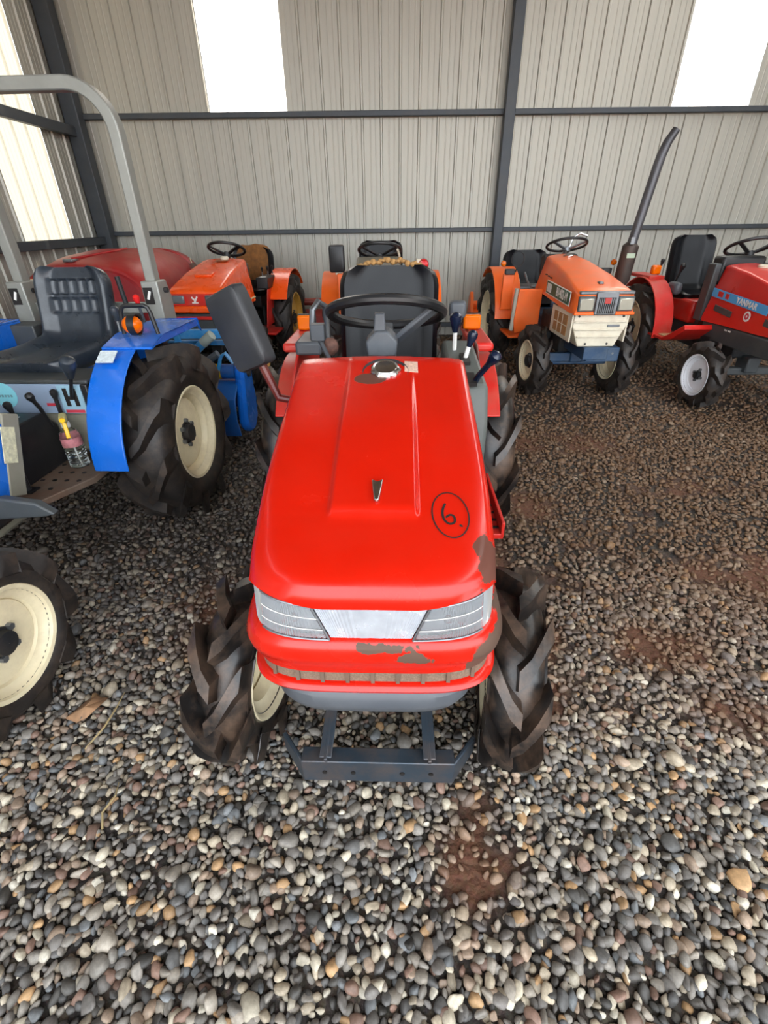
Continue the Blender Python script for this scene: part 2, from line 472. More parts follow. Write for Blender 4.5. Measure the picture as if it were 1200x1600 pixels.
for k in range(-1, 11):
    yy = 5.05 - k * PITCH
    if k == 0:
        put(low2_me, 'wall_panel', wl, (0, yy, 0), PI / 2); o = put(side_me, 'streak_panel', wl, (-.01, yy, 0), PI / 2); o['label'] = 'added cream translucent sheet standing in for a reflected streak on the wall'
    else: put(full_me, 'wall_panel', wl, (0, yy, 0), PI / 2)
for z, hgt in ((1.10, .075), (2.09, .085), (3.15, .085), (.12, .05)):
    b = MB(); b.box((.085, 1.4, z), (.06, 10.1, hgt)); b.box((.06, 1.4, z + hgt / 2 - .006), (.10, 10.1, .012)); b.build('girt', beam, wl, bevel=.004)
cpost = MB(); cpost.box((.10, YB - .12, 2.15), (.15, .14, 4.4)).build('corner_post', beam, wl, bevel=.008)
for yp in (2.2, -1.8):
    MB().box((.07, yp, 2.15), (.1, .13, 4.4)).build('post', beam, wl, bevel=.008)
# front wall with a wide open bay behind the camera, right end wall
YF = -2.0
wf = empty('wall_front', (0, YF, 0)); tag(wf, 'sheet metal front wall with a wide open bay', kind='structure')
for k in range(-2, 14):
    xx = x0 + k * PITCH
    if xx < 6.6:
        me_t = full_me
        o = put(full_me, 'wall_panel', wf, (xx + PITCH, 0, 3.9), PI); o.scale = (1, 1, .16)
    else: put(full_me, 'wall_panel', wf, (xx + PITCH, 0, 0), PI)
MB().box((3.2, .05, 3.86), (13, .08, .14)).build('lintel', beam, wf, bevel=.006)
wr = empty('wall_right', (9.2, 0, 0)); tag(wr, 'pale ribbed metal end wall', kind='structure')
for k in range(13):
    put(full_me, 'wall_panel', wr, (0, YB - .03 - k * PITCH, 0), -PI / 2)
# roof of the same sheets with one unseen translucent strip added for top light
roof = empty('ceiling', (0, 0, 0)); tag(roof, 'metal sheet roof with one added translucent strip over the shed', kind='structure')
ln_ = math.hypot(10.2, .0)
def roof_mesh(name, mat):
    b = MB(); pr = sheet_profile(PITCH)
    b.loft([[(x, y, 4.32 + (6.6 - y) * .06 - d) for x, d in pr] for y in (-2.1, 6.65)], loop=False, caps=False)
    return b.mesh(name, mat, 25)
rme, rsk = roof_mesh('roof_panel', sheet), roof_mesh('added_roof_light', fibre)
for k in range(-2, 14):
    if k in (6,): put(rsk, 'added_roof_light', roof, (x0 + k * PITCH, 0, 0))
    else: put(rme, 'roof_panel', roof, (x0 + k * PITCH, 0, 0))
for xr in (-3.1, 1.36, 5.9):
    MB().bar((xr, -2.0, 4.72), (xr, 6.45, 4.22), .1, .14).build('rafter', beam, roof, bevel=.006)
for yr in (-1.4, -.4, .5, 2, 3.5, 5):
    MB().box((3.0, yr, 4.34 + (6.6 - yr) * .06 - .06), (12.6, .06, .08)).build('purlin', beam, roof, bevel=.004)
# ------------------------------------------------------------------ gravel
def pebble_mesh(seed, sub=2):
    r = random.Random(seed)
    bm = bmesh.new()
    bmesh.ops.create_icosphere(bm, subdivisions=sub, radius=1.)
    off = Vector((r.uniform(-50, 50), r.uniform(-50, 50), r.uniform(-50, 50)))
    e = [Vector((r.gauss(0, 1), r.gauss(0, 1), r.gauss(0, 1))).normalized() for _ in range(6)]
    cut = [r.uniform(.5, .88) for _ in range(6)]
    for v in bm.verts:
        p = v.co.copy()
        for n, c in zip(e, cut):
            d = p.dot(n)
            if d > c: p -= n * (d - c) * .8
        p *= 1 + .16 * mnoise.noise(p * 1.1 + off)
        v.co = Vector((p.x, p.y * r.uniform(.99, 1.01), p.z))
    me = bpy.data.meshes.new('pebble')
    bm.to_mesh(me); bm.free()
    for p in me.polygons: p.use_smooth = True
    return me
def pebble_material(inst):
    m = bpy.data.materials.new('river_pebble' + ('_scatter' if inst else '')); m.use_nodes = True
    nt = m.node_tree; N = nt.nodes; L = nt.links; b = N['Principled BSDF']
    at = N.new('ShaderNodeAttribute')
    if inst: at.attribute_type = 'INSTANCER'
    else: at.attribute_type = 'OBJECT'
    at.attribute_name = 'pcol'
    tc = N.new('ShaderNodeTexCoord')
    nz = N.new('ShaderNodeTexNoise'); nz.inputs['Scale'].default_value = 2.2; nz.inputs['Detail'].default_value = 6; nz.inputs['Roughness'].default_value = .65
    L.new(tc.outputs['Object'], nz.inputs['Vector'])
    mr = N.new('ShaderNodeMapRange'); mr.inputs['From Min'].default_value = .3; mr.inputs['From Max'].default_value = .7; mr.inputs['To Min'].default_value = .72; mr.inputs['To Max'].default_value = 1.25
    L.new(nz.outputs['Fac'], mr.inputs['Value'])
    vm = N.new('ShaderNodeVectorMath'); vm.operation = 'SCALE'
    L.new(at.outputs['Color' if inst else 'Color'], vm.inputs[0]); L.new(mr.outputs[0], vm.inputs['Scale'])
    L.new(vm.outputs[0], b.inputs['Base Color']); b.inputs['Roughness'].default_value = .55
    b.inputs['Specular IOR Level'].default_value = .4
    return m
PAL = [('#6a6560', 18), ('#7d776f', 20), ('#575553', 11), ('#8d8478', 16), ('#a0937f', 13), ('#94806e', 11), ('#785f52', 8), ('#b3a996', 8), ('#6a6c6d', 7), ('#a88660', 5), ('#c9c1b0', 4), ('#46433f', 6)]
PC = np.array([lin(c) for c, _ in PAL]); PW = np.array([w for _, w in PAL], float); PW /= PW.sum()
peb_i = pebble_material(True); peb_o = pebble_material(False)
NPEB = 9
pebs = []
gcol = bpy.data.collections.new('pebble_kinds')
for k in range(NPEB):
    me = pebble_mesh(k, 1 if k < 0 else 2); me.materials.append(peb_i)
    o = bpy.data.objects.new('pebble_kind', me); gcol.objects.link(o); pebs.append(o)
pts = []
def zone(xa, xb, ya, yb, pitch, smin, smax, skip=None):
    nxp = int((xb - xa) / pitch); nyp = int((yb - ya) / pitch)
    for j in range(nyp):
        for i in range(nxp):
            x = xa + (i + .5 * (j % 2) + rng.uniform(-.42, .42)) * pitch
            y = ya + (j + rng.uniform(-.42, .42)) * pitch
            if skip and skip(x, y): continue
            s = soil(x, y)
            if rng.random() < s * .92: continue
            pts.append((x, y, s, smin, smax))
def jag(x, y, a): return a * mnoise.noise(Vector((x * 2.3, y * 2.3, 5.5))) + a * .6 * float(rng.normal(0, .5))
near = lambda x, y: -1.9 < x < 1.9 and y < 1.5 + jag(x, y, .22)
midz = lambda x, y: -2.7 < x < 3.0 and y < 3.35 + jag(x, y, .3)
zone(-1.9, 1.9, -.55, 1.75, .0168, .0095, .0200, lambda x, y: y > 1.5 + jag(x, y, .22))
zone(-2.7, 3.0, -.9, 3.6, .0235, .0100, .0190, lambda x, y: near(x, y) or y > 3.35 + jag(x, y, .3))
zone(-3.2, 6.0, -1.5, 6.4, .040, .012, .021, midz)
n = len(pts)
A = np.array(pts)
ln = rng.random(n)
size = A[:, 3] + (A[:, 4] - A[:, 3]) * ln ** 1.7
big = rng.random(n) < .035
size[big] *= 1.45
zz = np.array([gh(x, y) for x, y in A[:, :2]])
tilt = rng.random(n)
pos = np.column_stack([A[:, 0], A[:, 1], zz + size * rng.uniform(.15, .75, n) * (1 - .4 * A[:, 2])])
rot = np.column_stack([rng.normal(0, .38, n), rng.normal(0, .38, n), rng.uniform(0, 2 * PI, n)])
scl = np.column_stack([size, size * rng.uniform(.56, .95, n), size * rng.uniform(.42, .75, n)])
pc = PC[rng.choice(len(PC), n, p=PW)] * rng.uniform(.6, 1.28, n)[:, None]
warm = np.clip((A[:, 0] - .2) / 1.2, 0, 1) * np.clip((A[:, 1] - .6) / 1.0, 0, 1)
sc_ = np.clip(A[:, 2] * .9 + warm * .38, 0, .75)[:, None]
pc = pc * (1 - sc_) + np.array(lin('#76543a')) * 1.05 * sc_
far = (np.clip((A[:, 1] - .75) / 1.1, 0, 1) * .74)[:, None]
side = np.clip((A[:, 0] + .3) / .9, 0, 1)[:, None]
dust_shade = np.array(lin('#3a302a')) * (1 - side) + np.array(lin('#5a4028')) * side  # part soil dust, part shade put into the pebble colour, darker on the left
pc = pc * (1 - far) + dust_shade * far
# the largest in view become single pebbles
d3 = pos - np.array([0, 0, 1.27])
zc = d3 @ np.array(fw); xc = d3 @ np.array(rt); yc = d3 @ np.array(up)
okv = (zc > .1) & (np.abs(xc / zc * 740) < 600) & (np.abs(yc / zc * 740) < 800)
hid = (np.abs(A[:, 0] + .02) < .42) & (A[:, 1] > .62)
app = np.where(okv & ~hid, size / np.maximum(zc, .1), 0)
order = np.argsort(-app)
singles = order[:300]
rest = np.setdiff1d(np.arange(n), singles)
single_me = []
for k in range(NPEB):
    me = pebble_mesh(k, 2); me.materials.append(peb_o); single_me.append(me)
for i in singles:
    o = bpy.data.objects.new('pebble', single_me[int(i) % NPEB])
    COL.objects.link(o); o.parent = floor
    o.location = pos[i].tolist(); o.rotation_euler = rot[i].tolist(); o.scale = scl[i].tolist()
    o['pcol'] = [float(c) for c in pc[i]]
gm = bpy.data.meshes.new('gravel')
gm.from_pydata([tuple(p) for p in pos[rest]], [], [])
def vattr(name, typ, data, key):
    a = gm.attributes.new(name, typ, 'POINT'); a.data.foreach_set(key, np.asarray(data, np.float32).ravel())
vattr('prot', 'FLOAT_VECTOR', rot[rest], 'vector')
vattr('pscl', 'FLOAT_VECTOR', scl[rest], 'vector')
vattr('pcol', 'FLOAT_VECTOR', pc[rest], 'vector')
a = gm.attributes.new('pidx', 'INT', 'POINT'); a.data.foreach_set('value', rng.integers(0, NPEB, len(rest)).astype(np.int32))
gravel = bpy.data.objects.new('gravel', gm); COL.objects.link(gravel)
tag(gravel, 'loose grey and tan river pebbles covering the shed floor', 'gravel', kind='stuff')
ng = bpy.data.node_groups.new('scatter_pebbles', 'GeometryNodeTree')
ng.interface.new_socket('Geometry', in_out='INPUT', socket_type='NodeSocketGeometry')
ng.interface.new_socket('Geometry', in_out='OUTPUT', socket_type='NodeSocketGeometry')
gn = ng.nodes; gl_ = ng.links
gi = gn.new('NodeGroupInput'); go = gn.new('NodeGroupOutput')
ci = gn.new('GeometryNodeCollectionInfo'); ci.inputs['Collection'].default_value = gcol
ci.inputs['Separate Children'].default_value = True; ci.inputs['Reset Children'].default_value = True
ip = gn.new('GeometryNodeInstanceOnPoints'); ip.inputs['Pick Instance'].default_value = True
def natt(nm, t):
    q = gn.new('GeometryNodeInputNamedAttribute'); q.data_type = t; q.inputs['Name'].default_value = nm; return q.outputs['Attribute']
e2r = gn.new('FunctionNodeEulerToRotation')
gl_.new(natt('prot', 'FLOAT_VECTOR'), e2r.inputs[0]); gl_.new(e2r.outputs[0], ip.inputs['Rotation'])
gl_.new(natt('pscl', 'FLOAT_VECTOR'), ip.inputs['Scale']); gl_.new(natt('pidx', 'INT'), ip.inputs['Instance Index'])
gl_.new(gi.outputs[0], ip.inputs['Points']); gl_.new(ci.outputs[0], ip.inputs['Instance'])
gl_.new(ip.outputs[0], go.inputs[0])
md = gravel.modifiers.new('scatter', 'NODES'); md.node_group = ng
# ------------------------------------------------------------------ tractor components (X = picture right, -Y = forward, Z up)
def tyre_mesh(R, W, rim, lugs, lh, mat, lw=.035, sweep=.42, round_=.5):
    b = MB(); R0 = R - lh; h = R0 - rim
    half = [(0, R0), (.22 * W, R0 - .004), (.38 * W, R0 - .014), (.455 * W, R0 - .035), (.49 * W, R0 - h * .42), (.49 * W, rim + h * .38), (.44 * W, rim + h * .14), (.38 * W, rim + .004), (.36 * W, rim - .008), (.30 * W, rim - .01)]
    prof = [(-x, r) for x, r in reversed(half)] + half[1:]
    b.lathe(prof, 56)
    def pt(x, r, a): return Vector((x, -r * math.cos(a), r * math.sin(a)))
    for sd in (-1, 1):
        for k in range(lugs):
            a0 = 2 * PI * (k + (.5 if sd > 0 else 0)) / lugs
            secs = []
            st = [(-.05, 0, 1., .9), (.14, .22, 1., 1.), (.30, .55, 1., 1.05), (.44, .85, .97, 1.2), (.515, 1.0, .80, 1.3), (.53, 1.06, .0, 1.25), (.50, 1.10, -1.1, .9)]
            for xf, t, hf, wf in st:
                x = sd * xf * W; a = a0 + sweep * t
                rb = interp([(0, R0 - .006), (.38 * W, R0 - .02), (.46 * W, R0 - .045), (.49 * W, R0 - h * .45), (.53 * W, R0 - h * .5)], abs(x))
                top = R0 + lh * hf - (abs(x) / W) ** 2 * .02
                rb = min(rb, top - .004)
                wa = lw * wf / R0
                slope = sweep / (.6 * W)   # skew so that the bar faces stay perpendicular to it
                secs.append([pt(x, rb, a - wa * .75), pt(x, top, a - wa * .42), pt(x, top, a + wa * .42), pt(x, rb, a + wa * .75)])
            b.loft(secs, True, True)
    return b.mesh('tire', mat, 40)
def rim_mesh(R, W, mat, dish=.12, holes=0):
    b = MB(); F = .37 * W
    # outer flange, barrel, disc
    prof = [(F + .006, R + .012), (F + .012, R + .006), (F + .008, R - .004), (F - .012, R - .012), (F - .02, R - .026), (F * .62, R - .030), (F * .40, R - .036), (F * .30, R * .83), (F * .34, R * .79), (F * .50, R * .765), (F * .50, R * .20)]
    b.lathe(prof, 48)
    b.lathe([(F * .50 - .01, R * .15), (F * .45 - .01, R * .76), (F * .22, R * .80), (F * .1, R - .045), (-F * .6, R - .035), (-F + .01, R - .012), (-F - .008, R - .002), (-F - .012, R + .008), (-F, R + .012)], 48)
    return b.mesh('rim', mat, 40)
def hub_mesh(r, d, mat):
    b = MB(); b.lathe([(0, r * 1.25), (d * .3, r * 1.2), (d * .35, r), (d, r * .92), (d * 1.05, r * .7), (d * 1.05, .0005)], 20)
    return b.mesh('hub', mat, 35)
def bolt_mesh(r, d, mat):
    b = MB(); b.prism([(r * math.cos(PI * k / 3), r * math.sin(PI * k / 3)) for k in range(6)], 'x', 0, d)
    return b.mesh('bolt', mat, 0)
WC = {}
def wheel(root, loc, R, W, rim, out, rimmat, lugs=10, lh=.03, lw=.035, tyremat=None, steer=0., hubm=None, hub=.05, nb=5, br=.30, spin=0., sweep=.42):
    key = (R, W, rim, rimmat.name, lugs, lh, lw, nb, (tyremat or rubber).name, hub, sweep)
    if key not in WC:
        WC[key] = (tyre_mesh(R, W, rim, lugs, lh, tyremat or rubber, lw, sweep), rim_mesh(rim, W, rimmat), hub_mesh(hub, .03, hubm or iron), bolt_mesh(.011, .016, steel))
    tm, rm, hm, bm_ = WC[key]
    t = bpy.data.objects.new('tire', tm); COL.objects.link(t); t.parent = root
    t.location = loc; t.rotation_euler = (spin, 0, steer)
    def kid(nm, me, l, sx=1.):
        o = bpy.data.objects.new(nm, me); COL.objects.link(o); o.parent = t; o.location = l
        o.rotation_euler = (0, 0, 0 if out > 0 else PI); return o
    kid('rim', rm, (0, 0, 0))
    fx = .37 * W * .50
    kid('hub', hm, (out * (fx - .004), 0, 0))
    for k in range(nb):
        a = 2 * PI * k / nb + .3
        kid('bolt', bm_, (out * (fx - .001), rim * br * math.cos(a), rim * br * math.sin(a)))
    return t
def steering(root, c, R, tilt, mat=None, hubm=None, r=.014, spokes=(90, 210, 330), drop=.05, base=None):
    """tilt: the front edge is raised by this angle"""
    mat = mat or plastic
    M = Matrix.Rotation(-tilt, 3, 'X')
    cc = Vector(c)
    b = MB(); b.tube([cc + M @ Vector((R * math.cos(2 * PI * k / 40), R * math.sin(2 * PI * k / 40), 0)) for k in range(40)], r, 10, closed=True)
    w = b.build('steering_wheel', mat, root)
    b = MB()
    hubc = cc + M @ Vector((0, 0, -drop))
    for a in spokes:
        e = cc + M @ Vector((R * .97 * math.cos(rad(a)), R * .97 * math.sin(rad(a)), 0))
        b.bar(hubc, e, .028, .012, M @ Vector((0, 0, 1)))
    b.build('spoke', hubm or gplastic, w, bevel=.003)
    b = MB(); b.lathe([(-.02, .03), (.012, .034), (.02, .028), (.022, .0005)], 18, hubc, 'z', mat=M); b.lathe([(-.02, .03), (-.02, .0005)], 18, hubc, 'z', mat=M)
    b.build('hub_cap', hubm or plastic, w)
    if base is not None:
        b = MB(); b.tube([hubc, Vector(base)], [.018, .026], 12); b.build('steering_column', iron, root)
    return w
def seat(root, y0, z0, Wd, Lp, Hb, lean, mat, name='seat', thick=.055, pockets=False, x0=0., bol=.03, nr=16, base=True):
    """pan runs from y0 backwards for Lp, the back rises Hb"""
    path = []
    rc = .07
    npn, na, nbk = 14, 8, 34 if pockets else 16
    for i in range(npn): path.append((y0 + (Lp - rc) * i / (npn - 1), z0 - .012 * math.sin(PI * i / (npn - 1)), 0.))
    ang1 = PI / 2 - lean
    for i in range(1, na + 1):
        a = ang1 * i / na
        path.append((y0 + Lp - rc + rc * math.sin(a), z0 + rc - rc * math.cos(a), a))
    ye, ze, _ = path[-1]
    for i in range(1, nbk + 1):
        l = (Hb - rc) * i / nbk
        path.append((ye + l * math.cos(ang1), ze + l * math.sin(ang1), ang1))
    nu = 44 if pockets else 20
    m = len(path); secs_t, secs_b = [], []
    tot = m - 1
    dist = [0.]
    for i in range(1, m): dist.append(dist[-1] + math.hypot(path[i][0] - path[i - 1][0], path[i][1] - path[i - 1][1]))
    LT = dist[-1]; back0 = dist[npn + na - 1]
    top, bot = [], []
    for i, (y, z, a) in enumerate(path):
        e0 = dist[i]; e1 = LT - dist[i]
        sh = 1.
        for e, r in ((e0, .06), (e1, .09)):
            if e < r: sh = min(sh, 1 - .30 * (1 - math.sqrt(max(0, 1 - (1 - e / r) ** 2))))
        ny, nz = -math.sin(a), math.cos(a)
        rowt, rowb = [], []
        for j in range(nu + 1):
            u = -1 + 2 * j / nu
            x = x0 + u * Wd / 2 * sh
            bo = bol * sst(.55, .9, abs(u)) - .02 * sst(.93, 1.0, abs(u))
            endf = min(1., e0 / .03, e1 / .03)
            th = thick * (.35 + .65 * math.sqrt(max(0., min(1., endf)))) * (.45 + .55 * math.sqrt(max(0, 1 - abs(u) ** 8)))
            d = bo * min(1, dist[i] / .08)
            if pockets:
                t = (dist[i] - back0) / (LT - back0)
                if .24 < t < .84 and abs(u) < .68:
                    cu = (u + .68) / 1.36 * 5; cv = (t - .24) / .60 * 2
                    fu = abs((cu % 1) - .5) * 2; fv = abs((cv % 1) - .5) * 2
                    d -= .016 * (1 - sst(.6, .9, fu)) * (1 - sst(.68, .9, fv))
            rowt.append((x, y + ny * d, z + nz * d))
            rowb.append((x, y - ny * th, z - nz * th))
        secs_t.append(rowt); secs_b.append(rowb)
    b = MB()
    secs = [t + list(reversed(q)) for t, q in zip(secs_t, secs_b)]
    b.loft(secs, True, True)
    o = b.build(name, mat, root, smooth=50)
    return o
def lever(root, pts, r, knob, kmat=None, smat=None, kr=None):
    b = MB(); b.tube(pts, r, 8); o = b.build('lever', smat or steel, root)
    p, q = Vector(pts[-1]), Vector(pts[-2]); d = (p - q).normalized()
    M = d.to_track_quat('Z', 'Y').to_matrix()
    k = MB(); k.lathe([(-knob * 2.2, knob * .45), (-knob * 1.2, knob * .7), (-.2 * knob, knob), (knob * .5, knob * .92), (knob * .9, knob * .5), (knob, .0004)], 14, p, 'z', mat=M)
    k.build('knob', kmat or navy, o)
    return o
def fender(root, x0, x1, yc, zc, R, a0, a1, mat, side_x, th=.008, lip=.0, inner=True, top_flat=None, bevel=.004):
    b = MB(); n = 16
    secs = []
    for k in range(n + 1):
        a = a0 + (a1 - a0) * k / n
        ring = []
        for (x, r) in ((x0, R), (x1, R), (x1, R + th), (x0, R + th)):
            ring.append((x, yc - r * math.cos(a), zc + r * math.sin(a)))
        secs.append(ring)
    b.loft(secs)
    if inner:
        poly = [(yc - R * math.cos(a0 + (a1 - a0) * k / n), zc + R * math.sin(a0 + (a1 - a0) * k / n)) for k in range(n + 1)]
        poly += [(yc - R * .3 * math.cos(a1), zc + .08), (yc - R * .3 * math.cos(a0), zc + .08)] if a0 > 0 else [(yc - R * .3 * math.cos(a1), zc + .1), (yc - R * .55, zc - .05)]
        b.prism(poly, 'x', side_x - th / 2, side_x + th / 2)
    return b.build('fender', mat, root, bevel=bevel)
def cyl(b, p, q, r, n=14): return b.tube([p, q], r, n)
def running_gear(root, wbse, fR, rR, fx, rx, blockcol=None, fy=0.):
    bc = blockcol or iron
    b = MB(); b.box((0, fy, fR - .005), (fx * 2 - .12, .06, .06)); b.box((0, fy, fR + .05), (.10, .14, .12))
    b.build('front_axle', bc, root, bevel=.012)
    b = MB(); b.box((0, .30, .45), (.26, .56, .26)); b.box((0, .25, .52), (.32, .36, .12)); cyl(b, (-.18, .2, .42), (-.18, .34, .42), .045); cyl(b, (.18, .05, .5), (.18, .2, .5), .04)
    b.build('engine', iron, root, bevel=.012)
    b = MB(); b.box((0, (wbse + .5) / 2 + .02, .40), (.24, wbse - .42, .24)); b.box((0, wbse, .42), (.30, .3, .30))
    b.build('transmission_housing', bc, root, bevel=.02)
    for s in (-1, 1):
        MB().tube([(s * (rx - .05), wbse, rR), (s * .14, wbse, rR)], [.05, .075], 14).build('rear_axle', bc, root)
def superplan(u, w, d, n=4.6, yb=0.):
    s, c = math.sin(u), math.cos(u)
    return (w * math.copysign(abs(s) ** (2 / n), s), yb - d * abs(c) ** (2 / n))
def uofx(x, w, n=4.6): return math.copysign(math.asin(min(1., abs(x) / w) ** (n / 2)), x)
# ------------------------------------------------------------------ the red tractor in front
TM = empty('compact_tractor', (-.018, .80, 0), rad(-2.0))
tag(TM, 'bright red compact tractor with chipped nose and number 6 marked on its hood', 'tractor')
T = TM
WB = 1.30
running_gear(T, WB, .26, .36, .34, .44, fy=.085)
for s in (-1, 1):
    wheel(T, (s * .345, .085, .248), .26, .135, .14, s, cream, lugs=9, lh=.042, lw=.046, tyremat=rubber_m, steer=rad(-8), spin=.25 + s * .1, nb=5, sweep=.5)
    wheel(T, (s * .445, WB, .360), .372, .18, .21, s, cream, lugs=10, lh=.042, lw=.045, tyremat=rubber_m, spin=.1, sweep=.45)
HPROF = [(-.213, .716), (-.2125, .728), (-.208, .744), (-.198, .757), (-.182, .767), (-.160, .776), (-.14, .783), (-.11, .793), (-.085, .8015), (-.075, .805), (-.067, .8075), (-.060, .810), (-.053, .8125), (-.045, .815), (-.03, .820), (0, .830), (.05, .847), (.1, .863), (.16, .881), (.22, .8975), (.28, .912), (.34, .927), (.40, .943), (.45, .956), (.482, .963), (.492, .960)]
def hood_w(y): return interp([(-.213, .217), (-.15, .223), (0, .225), (.49, .221)], y)
def hood_z(x, y):
    z = interp(HPROF, y); w = hood_w(y)
    z -= .007 * (x / w) ** 2
    z += .011 * (1 - sst(.076, .087, abs(x))) * sst(-.072, -.052, y) * (1 - .9 * sst(.22, .46, y))
    return z
b = MB(); secs = []
XS = [0, .03, .06, .07, .075, .078, .0815, .085, .088, .092, .1, .13, .16, .185]
for i, (y, z) in enumerate(HPROF):
    w = hood_w(y); r = .022; half = []
    for x in XS: half.append((x, hood_z(x, y)))
    zt = z - .007
    for k in range(1, 8):
        a = PI / 2 * k / 7
        half.append((w - r + r * math.sin(a), zt - r + r * math.cos(a)))
    zb = interp([(-.213, .732), (-.1, .72), (.1, .69), (.49, .66)], y)
    fr = sst(-.10, -.213, y)
    if zt - r > zb:
        half.append((w, lerp(zt - r, zb, .5))); half.append((w, zb))
    else:
        half.append((w, min(zt - r, zb))); half.append((w - .002, min(zt - r, zb) - .002))
    # the nose: all points fold to the lip outline
    full = [(-x, q) for x, q in reversed(half[1:])] + half
    row = []
    for (x, q) in full:
        yy = y + .060 * max(0., 1 - (y + .213) / .30) ** 1.5 * (abs(x) / .221) ** 4.2
        if y < -.15: q = max(q, .712 + .022 * (abs(x) / .221) ** 2)
        row.append((x, yy, q))
    secs.append(row)
b.loft(secs, loop=False)
hood = b.build('hood', red, T, smooth=55)
# cowl under the lamps
US = [rad(-90 + 180 * i / 72) for i in range(73)]
def ring(z, w, d, tail=.09):
    p = [superplan(u, w, d) for u in US]
    p = [(p[0][0], tail)] + p + [(p[-1][0], tail)]
    return [(x, y, z) for x, y in p]
def band(rows, tail=.09):
    b = MB(); b.loft([ring(z, w, d, tail) for z, w, d in rows], loop=False); return b
cw = band([(.640, .216, .190), (.645, .226, .204), (.641, .236, .214), (.628, .246, .222), (.608, .252, .225), (.592, .250, .222), (.586, .243, .217), (.570, .241, .214), (.556, .238, .210), (.551, .232, .202), (.552, .215, .185)], .10).build('cowl', cowlred, T, smooth=40)
gr = band([(.560, .232, .199), (.516, .236, .202)], .08)
g = gr.build('grille_mesh', meshmat, T)
for x in [-.19 + .0475 * i for i in range(9)]:
    u = uofx(x, .238); px_, py_ = superplan(u, .238, .205)
    MB().box((px_, py_ + .001, .538), (.007, .004, .034)).build('grille_rib', rusty, g)
band([(.524, .222, .188), (.523, .236, .204), (.520, .244, .212), (.512, .248, .217), (.503, .245, .213), (.500, .235, .203), (.502, .215, .185)], .10).build('lower_lip', cowlred, T, smooth=40)
band([(.503, .195, .205), (.492, .208, .216), (.468, .207, .219), (.446, .196, .212), (.430, .172, .192), (.430, .10, .12)], .02).build('chin_guard', gplastic, T, smooth=40)
# lamps
def lens(u0x, u1x, zt_, zb_, nm, mat, flute, dw=0., nu=64, par=None, horiz=0):
    b = MB(); rows = []
    nv = horiz or 8
    for i in range(nv + 1):
        t = i / nv
        w = lerp(.2235, .2285, t) + dw; d = lerp(.208, .2115, t) + dw
        xa = lerp(u0x[0], u0x[1], t); xb = lerp(u1x[0], u1x[1], t)
        ua, ub = uofx(xa, w) if abs(xa) < w else math.copysign(PI / 2, xa), uofx(xb, w) if abs(xb) < w else math.copysign(PI / 2, xb)
        row = []
        for k in range(nu + 1):
            u = lerp(ua, ub, k / nu)
            e = flute * ((i if horiz else k) % 2)
            x, y = superplan(u, w - e, d - e)
            row.append((x, y, lerp(zt_ + .022 * (x / w) ** 2, zb_ + .004 * (x / w) ** 2, t)))
        rows.append(row)
    b.loft(rows, loop=False)
    return b.build(nm, mat, par or T, smooth=8)
for s in (-1, 1):
    back = lens((s * .100, s * .073), (s * .23, s * .23), .7115, .6435, 'headlight', reflector, 0., -.020)
    lens((s * .100, s * .073), (s * .192, s * .198), .712, .643, 'headlight_lens', clear, .0032, 0., 52, back)
    lens((s * .194, s * .20), (s * .23, s * .23), .712, .643, 'side_lens', clear, .0022, 0., 12, back, 36)
    fr = MB()
    p = [superplan(uofx(s * lerp(.100, .073, t), lerp(.221, .2265, t)), lerp(.221, .2265, t) + .001, lerp(.2065, .211, t) + .001) + (lerp(.712, .643, t),) for t in (0, 1)]
    fr.tube(p, .0022, 6); fr.build('lens_frame', steel, back)
    for tz in (.0, .36, .70, 1.):
        w_, d_ = lerp(.2235, .2285, tz) + .0008, lerp(.208, .2115, tz) + .0008
        pth = []
        for k in range(15):
            xx = s * lerp(lerp(.100, .073, tz), lerp(.192, .198, tz), k / 14)
            x_, y_ = superplan(uofx(xx, w_), w_, d_)
            pth.append((x_, y_, lerp(.712 + .022 * (x_ / w_) ** 2, .643 + .004 * (x_ / w_) ** 2, tz)))
        MB().tube(pth, .0008 if tz in (.36, .70) else .0020, 6).build('lens_line', wht if tz in (.36, .70) else steel, back)
    bl = MB(); bl.lathe([(-.02, .03), (0, .034), (.004, .012), (.012, .008), (.014, .0004)], 16, (s * .14, -.175, .675), 'y', mat=Matrix.Rotation(PI, 3, 'Z')); bl.build('bulb', chrome, back)
lens((-.098, -.071), (.098, .071), .7105, .645, 'centre_lens', pmat('frosted_silver_lens', '#c9ced6', .25, metal=.45, var=.12, scale=40), .0008, -.003, 50)
band([(.75, .185, .150), (.7, .185, .150), (.64, .19, .155)], .02).build('nose_backing', plastic, T)
# side skins below the hood
for s in (-1, 1):
    b = MB(); b.prism([(-.05, .70), (.49, .675), (.49, .50), (.25, .47), (.02, .50)], 'x', s * .205 - .004, s * .205 + .004); b.build('side_panel', rmar if s > 0 else red2, T, bevel=.004)
